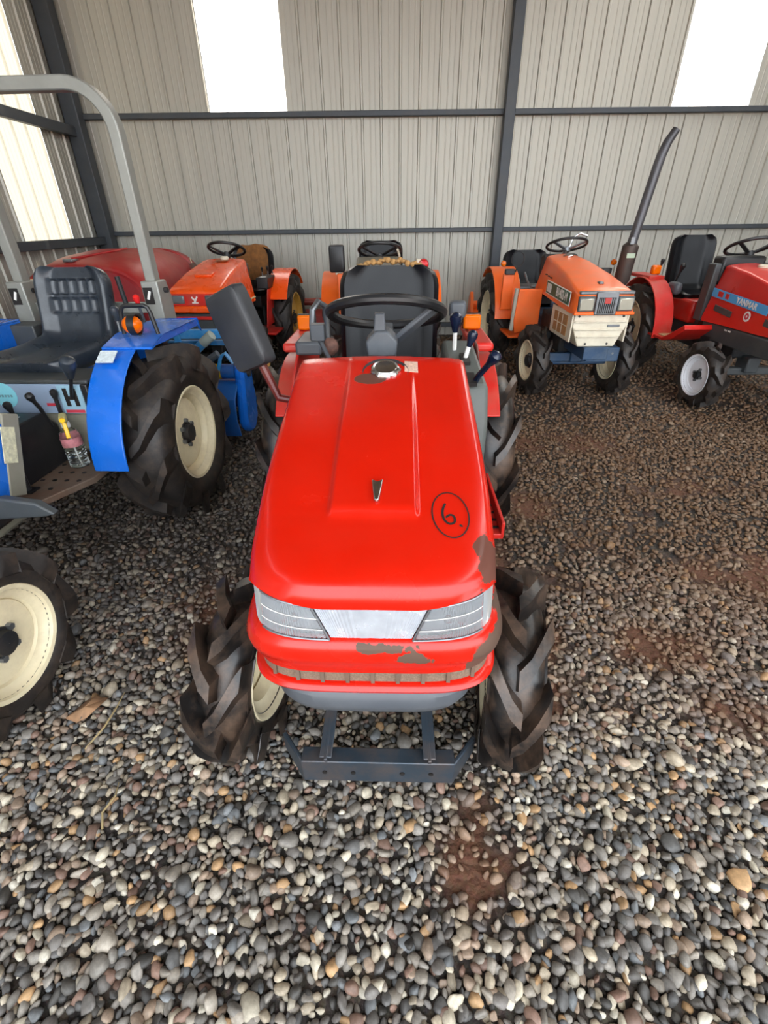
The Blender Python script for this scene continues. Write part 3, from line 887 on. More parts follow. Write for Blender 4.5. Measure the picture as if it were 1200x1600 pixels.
# hood furniture
def on_hood(x, y, lift=0.): return Vector((x, y, hood_z(x, y) + lift))
nrm = Vector((0, -.30, 1)).normalized(); Mh = nrm.to_track_quat('Z', 'Y').to_matrix()
cc = on_hood(.012, .405, -.012)
b = MB(); b.lathe([(.013, .058), (.004, .044), (-.01, .043)], 32, cc, 'z', mat=Mh); b.build('filler_recess', iron, hood)
b = MB(); pr = []
secs = []
for k in range(48):
    a = 2 * PI * k / 48; f = 1 + .05 * math.cos(a * 9)
    secs.append([cc + Mh @ Vector((r * f * math.cos(a), r * f * math.sin(a), z)) for z, r in ((-.004, .034), (.004, .037), (.018, .037), (.022, .034))])
b.loft(secs, loop=False, closed=True)
b.lathe([(.022, .034), (.026, .030), (.024, .027), (.025, .015), (.026, .0005)], 40, cc, 'z', mat=Mh)
fc = b.build('fuel_cap', chrome, hood)
e = on_hood(.006, -.02, .004)
b = MB(); yv = Vector((0, 1, .31)).normalized(); n2 = Vector((1, 0, 0)).cross(yv)
prf = [(-.005, -.026), (-.011, .026), (0, .020), (.011, .026), (.005, -.026), (0, -.030)]
top = [e + Vector((1, 0, 0)) * x + yv * y + n2 * .004 for x, y in prf]; bot = [p - n2 * .008 for p in top]
b.loft([bot, top]); 
b.build('hood_emblem', chrome, hood, bevel=.002)
st = MB(); st.loft([[on_hood(x, y, l) for x, y in ((.060, .40), (.094, .40), (.094, .45), (.060, .45))] for l in (.001, .0022)])
stk = st.build('caution_sticker', pmat('faded_sticker', '#c7a592', .6, var=.25, scale=160), hood)
# hand drawn circled number
def ribbon(pts, wd, name):
    b = MB(); secs = []
    for i, (x, y) in enumerate(pts):
        a = pts[max(i - 1, 0)]; c = pts[min(i + 1, len(pts) - 1)]
        d = Vector((c[0] - a[0], c[1] - a[1])).normalized(); nn = Vector((-d.y, d.x)) * wd / 2
        wv = 1.0 if 0 < i < len(pts) - 1 else .5
        secs.append([on_hood(x - nn.x * wv, y - nn.y * wv, .0012), on_hood(x + nn.x * wv, y + nn.y * wv, .0012)])
    b.loft(secs, loop=False)
    return b.build(name, blk, hood)
cx, cy = .142, -.058
ribbon([(cx + .033 * math.cos(a) + .006 * math.sin(a), cy + .049 * math.sin(a) - .012 * math.cos(a)) for a in [rad(108 - 372 * i / 60) for i in range(61)]], .0028, 'marker_circle')
six = [(-.004, .026), (-.009, .014), (-.011, .0), (-.008, -.014), (.000, -.022), (.009, -.020), (.0125, -.012), (.009, -.003), (.002, -.002), (-.006, -.009)]
sm = []
for i in range(len(six) - 1):
    p0, p1, p2, p3 = six[max(i - 1, 0)], six[i], six[i + 1], six[min(i + 2, len(six) - 1)]
    for k in range(6):
        t = k / 6
        sm.append(tuple(.5 * (2 * p1[j] + (p2[j] - p0[j]) * t + (2 * p0[j] - 5 * p1[j] + 4 * p2[j] - p3[j]) * t * t + (-p0[j] + 3 * p1[j] - 3 * p2[j] + p3[j]) * t ** 3) for j in (0, 1)))
ribbon([(cx - .004 + x * .95, cy + .0 + y * .95) for x, y in sm], .0044, 'marker_number')
ribbon([(cx + .015, cy - .022), (cx + .018, cy - .025), (cx + .021, cy - .0255)], .005, 'marker_dot')
# front bumper
b = MB()
pl = [(-.245, -.075), (-.185, -.148), (.185, -.148), (.245, -.075)]
th = .009
outl = [(x, y) for x, y in pl] + [(x * .985, y + th) for x, y in reversed(pl)]
zt = {0: .175, 1: .155, 2: .155, 3: .175}
vs = []
for i, (x, y) in enumerate(pl):
    zlo = .10 if i in (0, 3) else .078
    vs.append([(x, y, zlo), (x, y, .158), (x * .97, y + th, .158), (x * .97, y + th, zlo)])
b.loft(vs)
b.box((0, -.128, .156), (.372, .04, .007))
bp_ = b.build('front_bumper', bmetal, T, bevel=.003)
for s in (-1, 1):
    b = MB(); b.bar((s * .125, -.145, .150), (s * .118, .06, .205), .009, .05); b.bar((s * .125, -.145, .172), (s * .118, .06, .228), .03, .006); b.build('bumper_bracket', bmetal, T, bevel=.002)
    for xx in (s * .06, s * .13):
        h = MB(); h.lathe([(0, .006), (.002, .006), (.002, .0004)], 12, (xx, -.1485, .118), 'y', mat=Matrix.Rotation(PI, 3, 'Z')); h.build('bolt_hole', blk, bp_)
b = MB(); b.box((0, .09, .25), (.20, .10, .10)); b.box((0, .09, .40), (.20, .12, .16)); b.build('front_frame', iron, T, bevel=.01)
# dash, steering
b = MB(); b.prism([(.49, .93), (.49, .60), (.60, .55), (.60, .88), (.56, .93)], 'x', -.19, .19); b.build('dashboard', plastic, T, bevel=.015)
sw = steering(T, (.006, .735, 1.030), .170, rad(21), plastic, gplastic, r=.0145, spokes=(), drop=.115)
b = MB(); 
M_ = Matrix.Rotation(-rad(21), 3, 'X'); hubc = Vector((.006, .735, 1.030)) + M_ @ Vector((0, 0, -.10))
for a in (28, 152, 270):
    e_ = Vector((.006, .735, 1.030)) + M_ @ Vector((.165 * math.cos(rad(a)), -.165 * math.sin(rad(a)) if a != 270 else .165, 0))
    if a == 152: continue
    b.bar(hubc, e_, .040, .016, M_ @ Vector((0, 0, 1)))
b.build('spoke', gplastic, sw, bevel=.005)
b = MB(); b.prism([(-.042, -.030), (.042, -.030), (.046, .012), (.018, .040), (-.018, .040), (-.046, .012)], 'y', -.045, .045)
sh = b.build('column_shroud', gplastic, T, bevel=.006, loc=(-.004, .650, .962))
b = MB(); b.prism([(-.018, 0), (.018, 0), (.014, .05), (-.014, .05)], 'y', -.015, .015); b.build('ignition_block', gplastic, sh, bevel=.004, loc=(-.006, -.01, .035))
b = MB(); b.lathe([(-.012, .034), (.0, .036), (.008, .030), (.008, .0004)], 20, (-.004, .640, .936), 'z'); b.lathe([(-.04, .016), (-.012, .016)], 16, (-.004, .640, .936), 'z'); b.build('column_collar', gplastic, T)
# seat
seat(T, 1.02, .62, .44, .44, .50, rad(10), vinyl, thick=.07, bol=.02)
b = MB(); 
for k in range(26):
    a = -1 + 2 * k / 25
    b.ball((a * .135, 1.545 + .01 * math.sin(k * 3.1), 1.118 - .022 * a * a + .004 * math.sin(k * 5.3)), (.013, .016, .010 + .004 * math.sin(k * 2.3)), 8, 6)
b.build('torn_seat_padding', foam, T)
b = MB(); b.box((0, 1.22, .56), (.30, .30, .10)); b.build('seat_base', iron, T, bevel=.01)
# fenders, consoles
for s in (-1, 1):
    fender(T, s * .345, s * .44, WB, .36, .41, rad(38), rad(140), red2, s * .35)
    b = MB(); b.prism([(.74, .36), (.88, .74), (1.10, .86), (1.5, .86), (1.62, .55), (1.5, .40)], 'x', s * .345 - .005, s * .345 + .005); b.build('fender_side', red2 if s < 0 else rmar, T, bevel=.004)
    b = MB(); b.box((s * .375, 1.34, .84), (.085, .42, .035)); b.build('fender_top', red2, T, bevel=.012)
    b = MB(); b.box((s * .30, .80, .335), (.22, .48, .02)); b.box((s * .405, .80, .36), (.012, .48, .06)); 
    fp = b.build('foot_plate', red2, T, bevel=.003)
    for k in range(9):
        q = MB(); q.box((s * .385, .60 + k * .05, .3475), (.03, .012, .004)); q.build('grip_slot', blk, fp)
    b = MB(); b.box((s * .362, 1.40, .890), (.075, .03, .06)); il = b.build('turn_signal', amber, T, bevel=.008)
    b = MB(); b.box((s * .362, 1.422, .890), (.08, .018, .065)); b.build('lamp_housing', plastic, il, bevel=.004)
    b = MB(); b.tube([(s * .362, 1.42, .865), (s * .362, 1.42, .84)], .012, 8); b.build('lamp_stalk', plastic, il)
b = MB(); b.prism([(.66, .42), (.66, .70), (.72, .815), (1.16, .865), (1.20, .80), (1.20, .42)], 'x', .215, .335); con = b.build('shift_console', pmat('console_grey', '#565b58', .5, var=.08, dirt='#7a756a', dirt_amt=.3), T, bevel=.014)
for k, (yy, xx) in enumerate(((.75, .28), (.93, .28))):
    b = MB(); b.box((xx, yy, .822 + (yy - .72) * .114), (.03, .09, .012), Matrix.Rotation(.11, 3, 'X')); b.build('shift_slot', blk, con)
for k in range(4):
    b = MB(); b.box((.262, .83 + .018 * k, .830 + (.11 + .018 * k) * .114), (.012, .008, .004), Matrix.Rotation(.11, 3, 'X')); b.build('gear_mark', wht, con)
lever(T, [(.285, .745, .80), (.30, .72, .845), (.335, .67, .915)], .010, .019, navy, navy)
lever(T, [(.28, .93, .84), (.288, .93, .88), (.302, .935, .925)], .008, .018, navy, wht)
lever(T, [(.255, 1.05, .82), (.252, 1.04, .90), (.25, 1.03, .965)], .008, .022, navy, wht)
b = MB(); b.box((.262, 1.10, .985), (.06, .05, .06)); b.build('lamp_switch', gplastic, T, bevel=.012)
b = MB(); b.box((-.215, .80, .965), (.045, .045, .05)); b.tube([(-.215, .80, .945), (-.19, .82, .88), (-.15, .80, .80)], .008, 8); b.build('throttle_grip', gplastic, T, bevel=.010)
b = MB(); b.tube([(-.285, 1.10, .83), (-.285, 1.10, .93), (-.280, 1.105, .985), (-.262, 1.13, 1.01), (-.242, 1.17, .99), (-.24, 1.18, .93), (-.24, 1.18, .84)], .012, 10); b.build('grab_rail', steel, T)
b = MB(); b.box((-.30, 1.16, .855), (.10, .22, .05)); b.build('battery_tray', gplastic, T, bevel=.01)
b = MB(); b.ball((-.23, 1.16, .84), .035); b.build('wire_bundle', pmat('tangled_wires', '#6a4a40', .7, var=.5, scale=60), T)
lever(T, [(-.222, .52, .80), (-.222, .515, .86), (-.223, .515, .895)], .005, .011, plastic, plastic)
# left mirror on its arm
b = MB(); b.tube([(-.19, .50, .835), (-.25, .495, .84), (-.29, .49, .85), (-.305, .495, .885), (-.345, .50, .985)], [.010, .010, .011, .012, .013], 10); arm = b.build('mirror_arm', rmar, T)
def mirror_shell(root, c, w, h, d, roll_, yaw_, tilt_, mat, glassside=1):
    b = MB(); n = 28; secs = []
    for (yy, f) in ((-d * .5, .86), (-d * .42, .95), (-d * .1, 1.), (d * .5, 1.), (d * .5, .93), (d * .40, .92)):
        q = []
        for k in range(n):
            a = 2 * PI * k / n
            sx = math.copysign(abs(math.cos(a)) ** .22, math.cos(a)); sz = math.copysign(abs(math.sin(a)) ** .22, math.sin(a))
            q.append((sx * w / 2 * f, yy, sz * h / 2 * f))
        secs.append(q)
    b.loft(secs)
    o = b.build('mirror', mat, root, loc=c, smooth=45); o.rotation_euler = (tilt_, roll_, yaw_)
    g = MB(); g.box((0, d * .47, 0), (w * .84, .002, h * .86)); g.build('mirror_glass', mirrorglass, o)
    return o
mirror_shell(T, (-.372, .50, 1.028), .115, .205, .045, rad(-22), rad(-22), rad(0), pmat('mirror_back_plastic', '#26282c', .5, var=.1, dirt='#5c5a58', dirt_amt=.2))
# ------------------------------------------------------------------ shared tractor bits
def hood_loft(root, mat, secs, r=.03, name='hood', crown=.01, solid=0., bottom=True):
    """secs: (y, half bottom width, half top width, z bottom, z top)"""
    b = MB(); rows = []
    for (y, wb_, wt, zb, zt) in secs:
        half = [(wb_, zb)]
        nx_, nz_ = wt - wb_, (zt - r) - zb
        half.append((wt, zt - r))
        for k in range(1, 6):
            a = PI / 2 * k / 5
            half.append((wt - r + r * math.cos(a), zt - r + r * math.sin(a)))
        half.append((wt * .45, zt + crown * .8)); 
        row = [(x, y, z) for x, z in half] + [(0, y, zt + crown)] + [(-x, y, z) for x, z in reversed(half)]
        rows.append(row)
    b.loft(rows, True, True)
    return b.build(name, mat, root, smooth=40)
def slab(root, name, mat, c, d, bevel=.004, rot=None):
    return MB().box(c, d, rot).build(name, mat, root, bevel=bevel)
def round_lamp(root, c, r, mat, name='lamp', d=.03, housing=plastic):
    b = MB(); b.lathe([(-d, r * .9), (-d * 1.4, r * .75), (-d * 1.55, r * .3), (-d * 1.57, .0005)], 20, c, 'y'); b.lathe([(-d, r * .9), (0, r)], 20, c, 'y')
    o = b.build(name, mat, root)
    b = MB(); b.lathe([(0, r * 1.02), (d * .6, r * .95), (d * .9, r * .5), (d * .9, .0005)], 20, c, 'y'); b.lathe([(0, r * 1.02), (0, .0005)], 20, c, 'y'); b.build('lamp_housing', housing, o)
    return o

# ------------------------------------------------------------------ blue tractor with roll bar
T = empty('compact_tractor', (-1.555, .96, 0), rad(-3.2))
tag(T, 'blue compact tractor with grey roll bar, quilted seat and cream wheels', 'tractor')
running_gear(T, 1.25, .29, .41, .42, .40, beige)
for s in (-1, 1):
    wheel(T, (s * .435, .02, .262), .270, .15, .160, s, cream, lugs=9, lh=.03, lw=.04, nb=5, spin=.2, hub=.038, sweep=.45)
    wheel(T, (s * .485, 1.25, .398), .415, .235, .212, s, cream, lugs=10, lh=.045, lw=.05, nb=6, br=.28, spin=.15, hub=.045, sweep=.5)
hood_loft(T, blue, [(-.36, .19, .17, .50, .70), (-.33, .21, .20, .48, .76), (.0, .215, .205, .48, .84), (.40, .22, .21, .48, .90), (.46, .22, .20, .48, .90)], .04)
slab(T, 'dashboard', beige, (0, .50, .68), (.40, .10, .42), .03)
slab(T, 'side_skirt', blue, (.258, .47, .60), (.015, .09, .26), .004, Matrix.Rotation(rad(-18), 3, 'X'))
sk = slab(T, 'side_plate', beige, (.262, .54, .60), (.015, .07, .28), .004, Matrix.Rotation(rad(-22), 3, 'X'))
slab(T, 'instruction_sticker', pmat('old_paper_sticker', '#c9c6a8', .6, var=.25, scale=90), (.271, .535, .64), (.003, .055, .12), 0, Matrix.Rotation(rad(-22), 3, 'X'))
steering(T, (0, .66, 1.02), .18, rad(24), base=(0, .50, .80))
# housing under the seat
slab(T, 'seat_housing', beige, (.02, 1.22, .53), (.56, .48, .24), .02)
pan = slab(T, 'control_panel', panelblue, (.02, .975, .655), (.56, .016, .125), .004)
slab(T, 'panel_top', dgrey, (.02, 1.06, .725), (.58, .19, .018), .006)
b = MB(); b.lathe([(0, .052), (-.002, .052), (-.002, .0004)], 32, (-.06, .9665, .67), 'y'); dk = b.build('oval_decal', cyan, pan); 
dk.scale = (1, 1, 1)
for k in range(6): slab(dk, 'decal_print', pmat('grey_blue_print', '#6f9aa6', .6, var=0), (-.092 + k * .0125, .9635, .668), (.008, .001, .010), 0)
slab(T, 'red_lettering', pink, (.125, .966, .632), (.035, .002, .012), 0)
gp = slab(T, 'shift_gate', pmat('pale_gate_plate', '#8fb2c4', .4, var=.05), (.225, .964, .655), (.10, .006, .12), .002)
slab(gp, 'gate_slot', blk, (.207, .960, .665), (.018, .003, .075), .004); slab(gp, 'gate_slot', blk, (.245, .960, .665), (.018, .003, .075), .004); slab(gp, 'gate_slot', blk, (.226, .960, .662), (.03, .003, .016), .002)
slab(gp, 'gate_print', pink, (.225, .9605, .606), (.08, .002, .012), 0)
lever(T, [(.235, .95, .665), (.275, .93, .75), (.30, .91, .815)], .007, .030, vinyl2, plastic)
slab(T, 'quadrant', plastic, (.295, .975, .66), (.03, .04, .12), .006)
slab(T, 'seat_bracket', dblue, (-.05, 1.25, .715), (.26, .24, .03), .008)
slab(T, 'seat_bracket', iron, (.10, 1.12, .715), (.12, .08, .03), .008)
seat(T, 1.06, .775, .36, .46, .345, rad(14), vinyl2, pockets=True, thick=.06, bol=.035, x0=-.02)
# foot plate with holes
b = MB(); b.prism([(.05, .60), (.24, .585), (.335, .78), (.335, 1.02), (.05, 1.02)], 'z', .365, .392); fp = b.build('foot_plate', rusty, T, bevel=.004)
for i in range(5):
    for j in range(4):
        xx, yy = .12 + j * .05 + (i % 2) * .02, .68 + i * .07
        if yy < .75 and xx > .24: continue
        h = MB(); h.lathe([(0, .009), (.0015, .009), (.0015, .0004)], 10, (xx, yy, .392), 'z'); h.build('plate_hole', blk, fp)
b = MB(); b.prism([(.66, .39), (.66, .55), (.74, .62), (.90, .62), (.96, .55), (.96, .39)], 'x', -.08, .125); pb = b.build('pedal_box', plastic, T, bevel=.006)
slab(pb, 'white_sticker', pmat('pale_grey_sticker', '#a9b4be', .5, var=.1), (.03, .80, .6215), (.08, .10, .002), 0)
lever(T, [(.12, .93, .55), (.125, .90, .64), (.135, .86, .70)], .008, .016, plastic, plastic)
lever(T, [(.165, .95, .56), (.17, .945, .64), (.175, .94, .69)], .008, .015, plastic, plastic)
lever(T, [(.02, .90, .58), (.02, .88, .62), (.02, .87, .66)], .008, .016, plastic, plastic)
b = MB(); b.tube([(.145, .66, .385), (.145, .66, .57)], .013, 10); b.box((.145, .66, .392), (.06, .05, .012)); b.build('brake_pedal_post', plastic, T)
b = MB(); b.prism([(.24, .52), (.34, .545), (.45, .53), (.50, .49), (.46, .48), (.24, .46)], 'y', .34, .37); b.build('front_bracket', dgrey, T, bevel=.006)
# fenders
for s in (-1, 1):
    xi, xo = (.345, .485) if s > 0 else (-.485, -.345)
    fender(T, xi, xo, 1.25, .40, .455, rad(2), rad(84), blue, s * .35, th=.01, lip=0.)
    b = MB(); q0, q1 = (.345, .56) if s > 0 else (-.56, -.345)
    b.prism([(1.07, .838), (1.20, .868), (1.56, .868), (1.56, .858), (1.20, .858), (1.07, .828)], 'x', q0, q1)
    xe = s * .56
    b.prism([(1.07, .838), (1.20, .868), (1.56, .868), (1.60, .80), (1.56, .835), (1.20, .835)], 'x', min(xe, xe - s * .01), max(xe, xe - s * .01))
    ft = b.build('fender_top', blue, T, bevel=.004)
    b = MB(); b.prism([(1.2, .86), (1.56, .86), (1.60, .60), (1.50, .42), (1.2, .42)], 'x', s * .35 - .004, s * .35 + .004); b.build('fender_side', blue, T, bevel=.003)
slab(T, 'hanging_plate', blue, (.43, 1.22, .79), (.09, .01, .09), .004)
slab(T, 'warning_sticker', pmat('white_blue_sticker', '#c9d4d8', .5, var=.2, scale=80), (.40, 1.005, .817), (.07, .003, .065), 0, Matrix.Rotation(rad(-60), 3, 'X'))
rl = MB(); rl.ball((.470, 1.13, .915), (.040, .036, .036), 20, 12); al = rl.build('amber_lamp', amber, T)
b = MB(); b.lathe([(-.014, .037), (.014, .037)], 24, (.480, 1.13, .915), 'x'); b.lathe([(-.014, .037), (-.014, .041), (.014, .041), (.014, .037)], 24, (.480, 1.13, .915), 'x'); b.build('lamp_band', plastic, al)
b = MB(); b.tube([(.385, 1.20, .86), (.395, 1.20, .95), (.405, 1.20, .972), (.42, 1.20, .978), (.50, 1.20, .978), (.515, 1.20, .970), (.522, 1.20, .95), (.535, 1.20, .86)], .009, 8); b.build('lamp_guard', plastic, T)
lever(T, [(.275, 1.36, .84), (.275, 1.36, .90), (.275, 1.36, .935)], .007, .020, vinyl2, steel)
lever(T, [(.315, 1.52, .86), (.318, 1.50, .93), (.32, 1.49, .97)], .007, .016, pmat('red_knob', '#d8201c', .4), steel)
# roll bar
b = MB(); R_c = .17; xx = .335; ztop = 1.765; path = []
path.append((xx, 1.66, .84)); path.append((xx, 1.66, ztop - R_c))
for k in range(1, 9):
    a = PI / 2 * k / 8; path.append((xx - R_c + R_c * math.cos(a), 1.66, ztop - R_c + R_c * math.sin(a)))
full = path + [(-x, y, z) for x, y, z in reversed(path)]
secs = []
for i, p in enumerate(full):
    a = Vector(full[max(i - 1, 0)]); c = Vector(full[min(i + 1, len(full) - 1)]); d = (c - a).normalized(); nn = Vector((d.z, 0, -d.x))
    P0 = Vector(p)
    secs.append([P0 + nn * (i_ * .025) + Vector((0, j_ * .03, 0)) for i_, j_ in ((-1, -1), (1, -1), (1, 1), (-1, 1))])
b.loft(secs); rb = b.build('roll_bar', roll, T, bevel=.006)
for s in (-1, 1):
    b = MB(); b.prism([(1.60, 1.03), (1.70, 1.03), (1.73, .95), (1.73, .82), (1.60, .80)], 'x', s * .34 - .042, s * .34 + .042); bk = b.build('roll_bar_bracket', roll, T, bevel=.006)
    slab(bk, 'bracket_sticker', blk, (s * .34 - .012, 1.598, .965), (.045, .003, .075), 0)
    slab(bk, 'sticker_figure', wht, (s * .34 - .010, 1.596, .968), (.012, .002, .04), 0, Matrix.Rotation(.4, 3, 'Y'))
    hb = MB(); hb.tube([(s * .40, 1.66, .985), (s * .29, 1.66, .985)], .012, 8); hb.build('hinge_pin', iron, bk)
    slab(T, 'roll_bar_mount', dgrey, (s * .30, 1.55, .80), (.14, .14, .10), .006)
slab(T, 'cross_bar', roll, (0, 1.66, .905), (.62, .03, .05), .004)
slab(T, 'reflective_sticker', pmat('green_label', '#3f8a72', .5, var=.1), (-.335, 1.628, 1.40), (.045, .003, .09), 0)
b = MB(); b.tube([(.19, 1.62, .93), (.18, 1.62, 1.05)], .012, 8); b.build('lift_lever', iron, T)
# ------------------------------------------------------------------ spray bottle
B = empty('spray_bottle', (-1.295, 1.84, .392), rad(-60))
B.scale = (1, 1, .87)
tag(B, 'clear plastic spray bottle with yellow trigger standing on rusty foot plate', 'spray bottle')
b = MB()
pr = [(0, .0005), (0, .034), (.006, .038)]
for k in range(6): pr += [(.015 + k * .014, .038), (.022 + k * .014, .0355)]
pr += [(.105, .038), (.155, .038), (.172, .034), (.188, .018), (.196, .013), (.208, .013)]
b.lathe(pr, 28, (0, 0, 0), 'z'); bo = b.build('bottle', plasticclear, B, smooth=30)
b = MB(); b.lathe([(.108, .0387), (.150, .0387)], 28, (0, 0, 0), 'z'); b.build('bottle_label', pmat('pink_label', '#c07a7e', .5, var=.35, scale=40), B)
b = MB(); b.lathe([(.004, .0005), (.004, .033), (.052, .034), (.052, .0005)], 24, (0, 0, 0), 'z'); b.build('water', glassmat('water_clear', '#f4f8f8', .0, 1.33, 1.), B)
b = MB(); b.tube([(0, 0, .205), (.006, 0, .12), (.02, .005, .04), (.026, .01, .008)], .003, 6); b.build('dip_tube', wht, B)
b = MB(); b.lathe([(.196, .016), (.215, .017), (.222, .014)], 18, (0, 0, 0), 'z'); b.lathe([(.222, .014), (.222, .0004)], 18, (0, 0, 0), 'z'); b.build('collar', wht, B)
b = MB(); b.prism([(-.035, .232), (-.02, .222), (.02, .222), (.05, .238), (.058, .248), (.058, .262), (-.01, .262), (-.035, .25)], 'y', -.012, .012); b.build('spray_head', pmat('pale_yellow_plastic', '#d9cf8a', .4), B, bevel=.005)
b = MB(); b.prism([(.026, .24), (.04, .236), (.048, .20), (.066, .165), (.056, .165), (.036, .20)], 'y', -.008, .008); b.build('trigger', pmat('yellow_plastic', '#eeb906', .35), B, bevel=.003)
b = MB(); b.lathe([(.0, .010), (.012, .010), (.012, .0004)], 14, (.058, 0, .254), 'x'); b.build('nozzle', pmat('yellow_plastic', '#eeb906', .35), B)

# ------------------------------------------------------------------ blue rotary tiller behind the blue tractor
T = empty('rotary_tiller', (-1.50, 3.02, 0), rad(-1.5))
tag(T, 'blue rotary tiller with yellow sticker hitched behind the blue tractor', 'tiller')
b = MB(); cyl(b, (-.60, 0, .47), (.58, 0, .47), .045, 18); bm_ = b.build('main_beam', pmat('tiller_blue', '#15549c', .35, var=.1, dirt='#6f6a60', dirt_amt=.4), T)
tb = MATS['tiller_blue']
b = MB(); b.lathe([(-.075, .0462), (.075, .0462)], 18, (.42, 0, .47), 'x'); b.build('yellow_label', yel, bm_)
b = MB(); prf = [(-.16, .10), (-.20, .22), (-.17, .34), (-.08, .41), (.06, .42), (.18, .38), (.27, .28), (.30, .14), (.29, .14), (.26, .27), (.17, .365), (.05, .405), (-.08, .395), (-.155, .33), (-.185, .22), (-.15, .10)]
b.prism(prf, 'x', -.64, .60); b.build('tiller_cover', tb, T, bevel=.003)
for s, xx in ((1, .585), (-1, -.64)):
    n = 20; poly = []
    for k in range(n + 1):
        a = PI * k / n; poly.append((.03 + .10 * math.cos(a), .46 + .085 * math.sin(a)))
    for k in range(n + 1):
        a = PI + PI * k / n; poly.append((.0 + .13 * math.cos(a), .20 + .12 * math.sin(a)))
    b = MB(); b.prism(poly, 'x', xx, xx + .06); gc = b.build('gear_case', blue if s > 0 else tb, T, bevel=.02)
    bb = MB(); bb.lathe([(0, .03), (.014, .028), (.014, .0004)], 14, (xx + .06, .03, .46), 'x'); bb.build('bearing_cap', iron, gc)
b = MB(); cyl(b, (-.6, 0, .18), (.58, 0, .18), .03); b.build('tine_shaft', iron, T)
for k in range(14):
    a = k * 1.9; xx = -.54 + k * .082
    q = MB(); q.tube([(xx, 0, .18), (xx, .10 * math.cos(a), .18 + .10 * math.sin(a)), (xx + .03, .15 * math.cos(a + .3), .18 + .15 * math.sin(a + .3))], [.012, .011, .006], 6); q.build('tine', iron, T)
slab(T, 'frame_rail', blue2, (.34, -.02, .70), (.62, .045, .05), .004); slab(T, 'frame_rail', blue2, (.34, .12, .62), (.66, .035, .03), .004)
for xx in (.10, .16, .30):
    MB().bar((xx, -.06, .46), (xx - .03, -.05, .78), .035, .02, (0, 1, 0)).build('mast_bar', blue2, T, bevel=.003)
b = MB(); b.tube([(.30, -.10, .55), (.46, -.12, .67)], .026, 14); dl = b.build('depth_lever', blue2, T)
b = MB(); b.tube([(.455, -.12, .667), (.52, -.13, .715)], .028, 14); b.build('lever_grip', pmat('grey_worn_grip', '#9aa39a', .6, var=.2), dl)
b = MB(); b.tube([(.36, -.09, .50), (.40, -.09, .53), (.41, -.09, .535), (.52, -.09, .60)], [.010, .010, .022, .022], 10); b.build('adjuster_screw', steel, T)
b = MB(); b.tube([(.50, -.08, .50), (.53, -.08, .58), (.56, -.08, .60), (.60, -.08, .54)], .012, 8); b.build('hook_bracket', blue2, T)
slab(T, 'gearbox', iron, (.02, -.06, .52), (.2, .22, .2), .03)
# ------------------------------------------------------------------ red-orange tractor with a pale Y badge, beside the red sprayer
T = empty('compact_tractor', (-1.40, 4.24, 0), rad(-4))
tag(T, 'shiny red-orange tractor with yellow wheels and a sack on its seat', 'tractor')
running_gear(T, 1.12, .27, .40, .36, .42)
for s in (-1, 1):
    wheel(T, (s * .32, 0, .262), .275, .14, .15, s, gold, lugs=9, lh=.03)
    wheel(T, (s * .365, 1.12, .40), .42, .18, .24, s, gold, lugs=10, lh=.04, lw=.045, nb=6)
hd = hood_loft(T, orange2, [(-.300, .20, .195, .745, .800), (-.285, .215, .205, .735, .825), (-.24, .22, .205, .73, .85), (.05, .225, .195, .70, .925), (.40, .225, .185, .66, .985), (.47, .225, .18, .66, .99), (.48, .215, .17, .67, .98)], .022)
slab(hd, 'hood_scoop', orange2, (.0, -.03, .918), (.14, .10, .018), .006, Matrix.Rotation(.17, 3, 'X'))
slab(hd, 'filler_patch', pmat('worn_patch', '#a05a34', .6), (.02, .34, .992), (.11, .06, .004), 0, Matrix.Rotation(.12, 3, 'X'))
b = MB(); b.lathe([(0, .034), (.02, .036), (.03, .028), (.03, .0004)], 20, (.03, .38, .99), 'z'); b.build('fuel_cap', offw, hd)
nose = slab(T, 'nose_panel', red2, (0, -.285, .765), (.40, .05, .085), .008)
slab(T, 'bumper_strip', orange2, (0, -.300, .700), (.45, .09, .05), .014)
slab(T, 'lower_grille', dgrey, (0, -.27, .61), (.38, .06, .12), .01)
slab(T, 'lower_strip', red2, (0, -.30, .635), (.40, .03, .025), .006)
slab(T, 'front_weight', dgrey, (0, -.28, .50), (.42, .12, .09), .012)
for s in (-1, 1):
    l = slab(T, 'headlight', smoke, (s * .140, -.305, .768), (.12, .03, .062), .012)
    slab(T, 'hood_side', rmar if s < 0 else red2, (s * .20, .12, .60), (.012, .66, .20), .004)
yb = MB(); yb.bar((-.022, -.3125, .786), (-.002, -.3125, .764), .012, .004, (0, 1, 0)); yb.bar((.022, -.3125, .79), (-.008, -.3125, .745), .012, .004, (0, 1, 0)); yb.bar((-.024, -.3125, .746), (.024, -.3125, .746), .009, .004, (0, 1, 0))
yb.build('badge', wht, nose)
slab(T, 'hood_edge_trim', pmat('pale_trim', '#d9cfa0', .5), (.222, .10, .69), (.012, .75, .012), .003)
slab(T, 'dashboard', plastic, (0, .53, .83), (.34, .10, .26), .02)
steering(T, (-.01, .58, 1.065), .155, rad(22), plastic, plastic, r=.012, drop=.05, base=(-.01, .52, .92))
seat(T, .84, .70, .42, .40, .36, rad(10), vinyl)
slab(T, 'seat_base', iron, (0, 1.02, .60), (.3, .3, .12), .01)
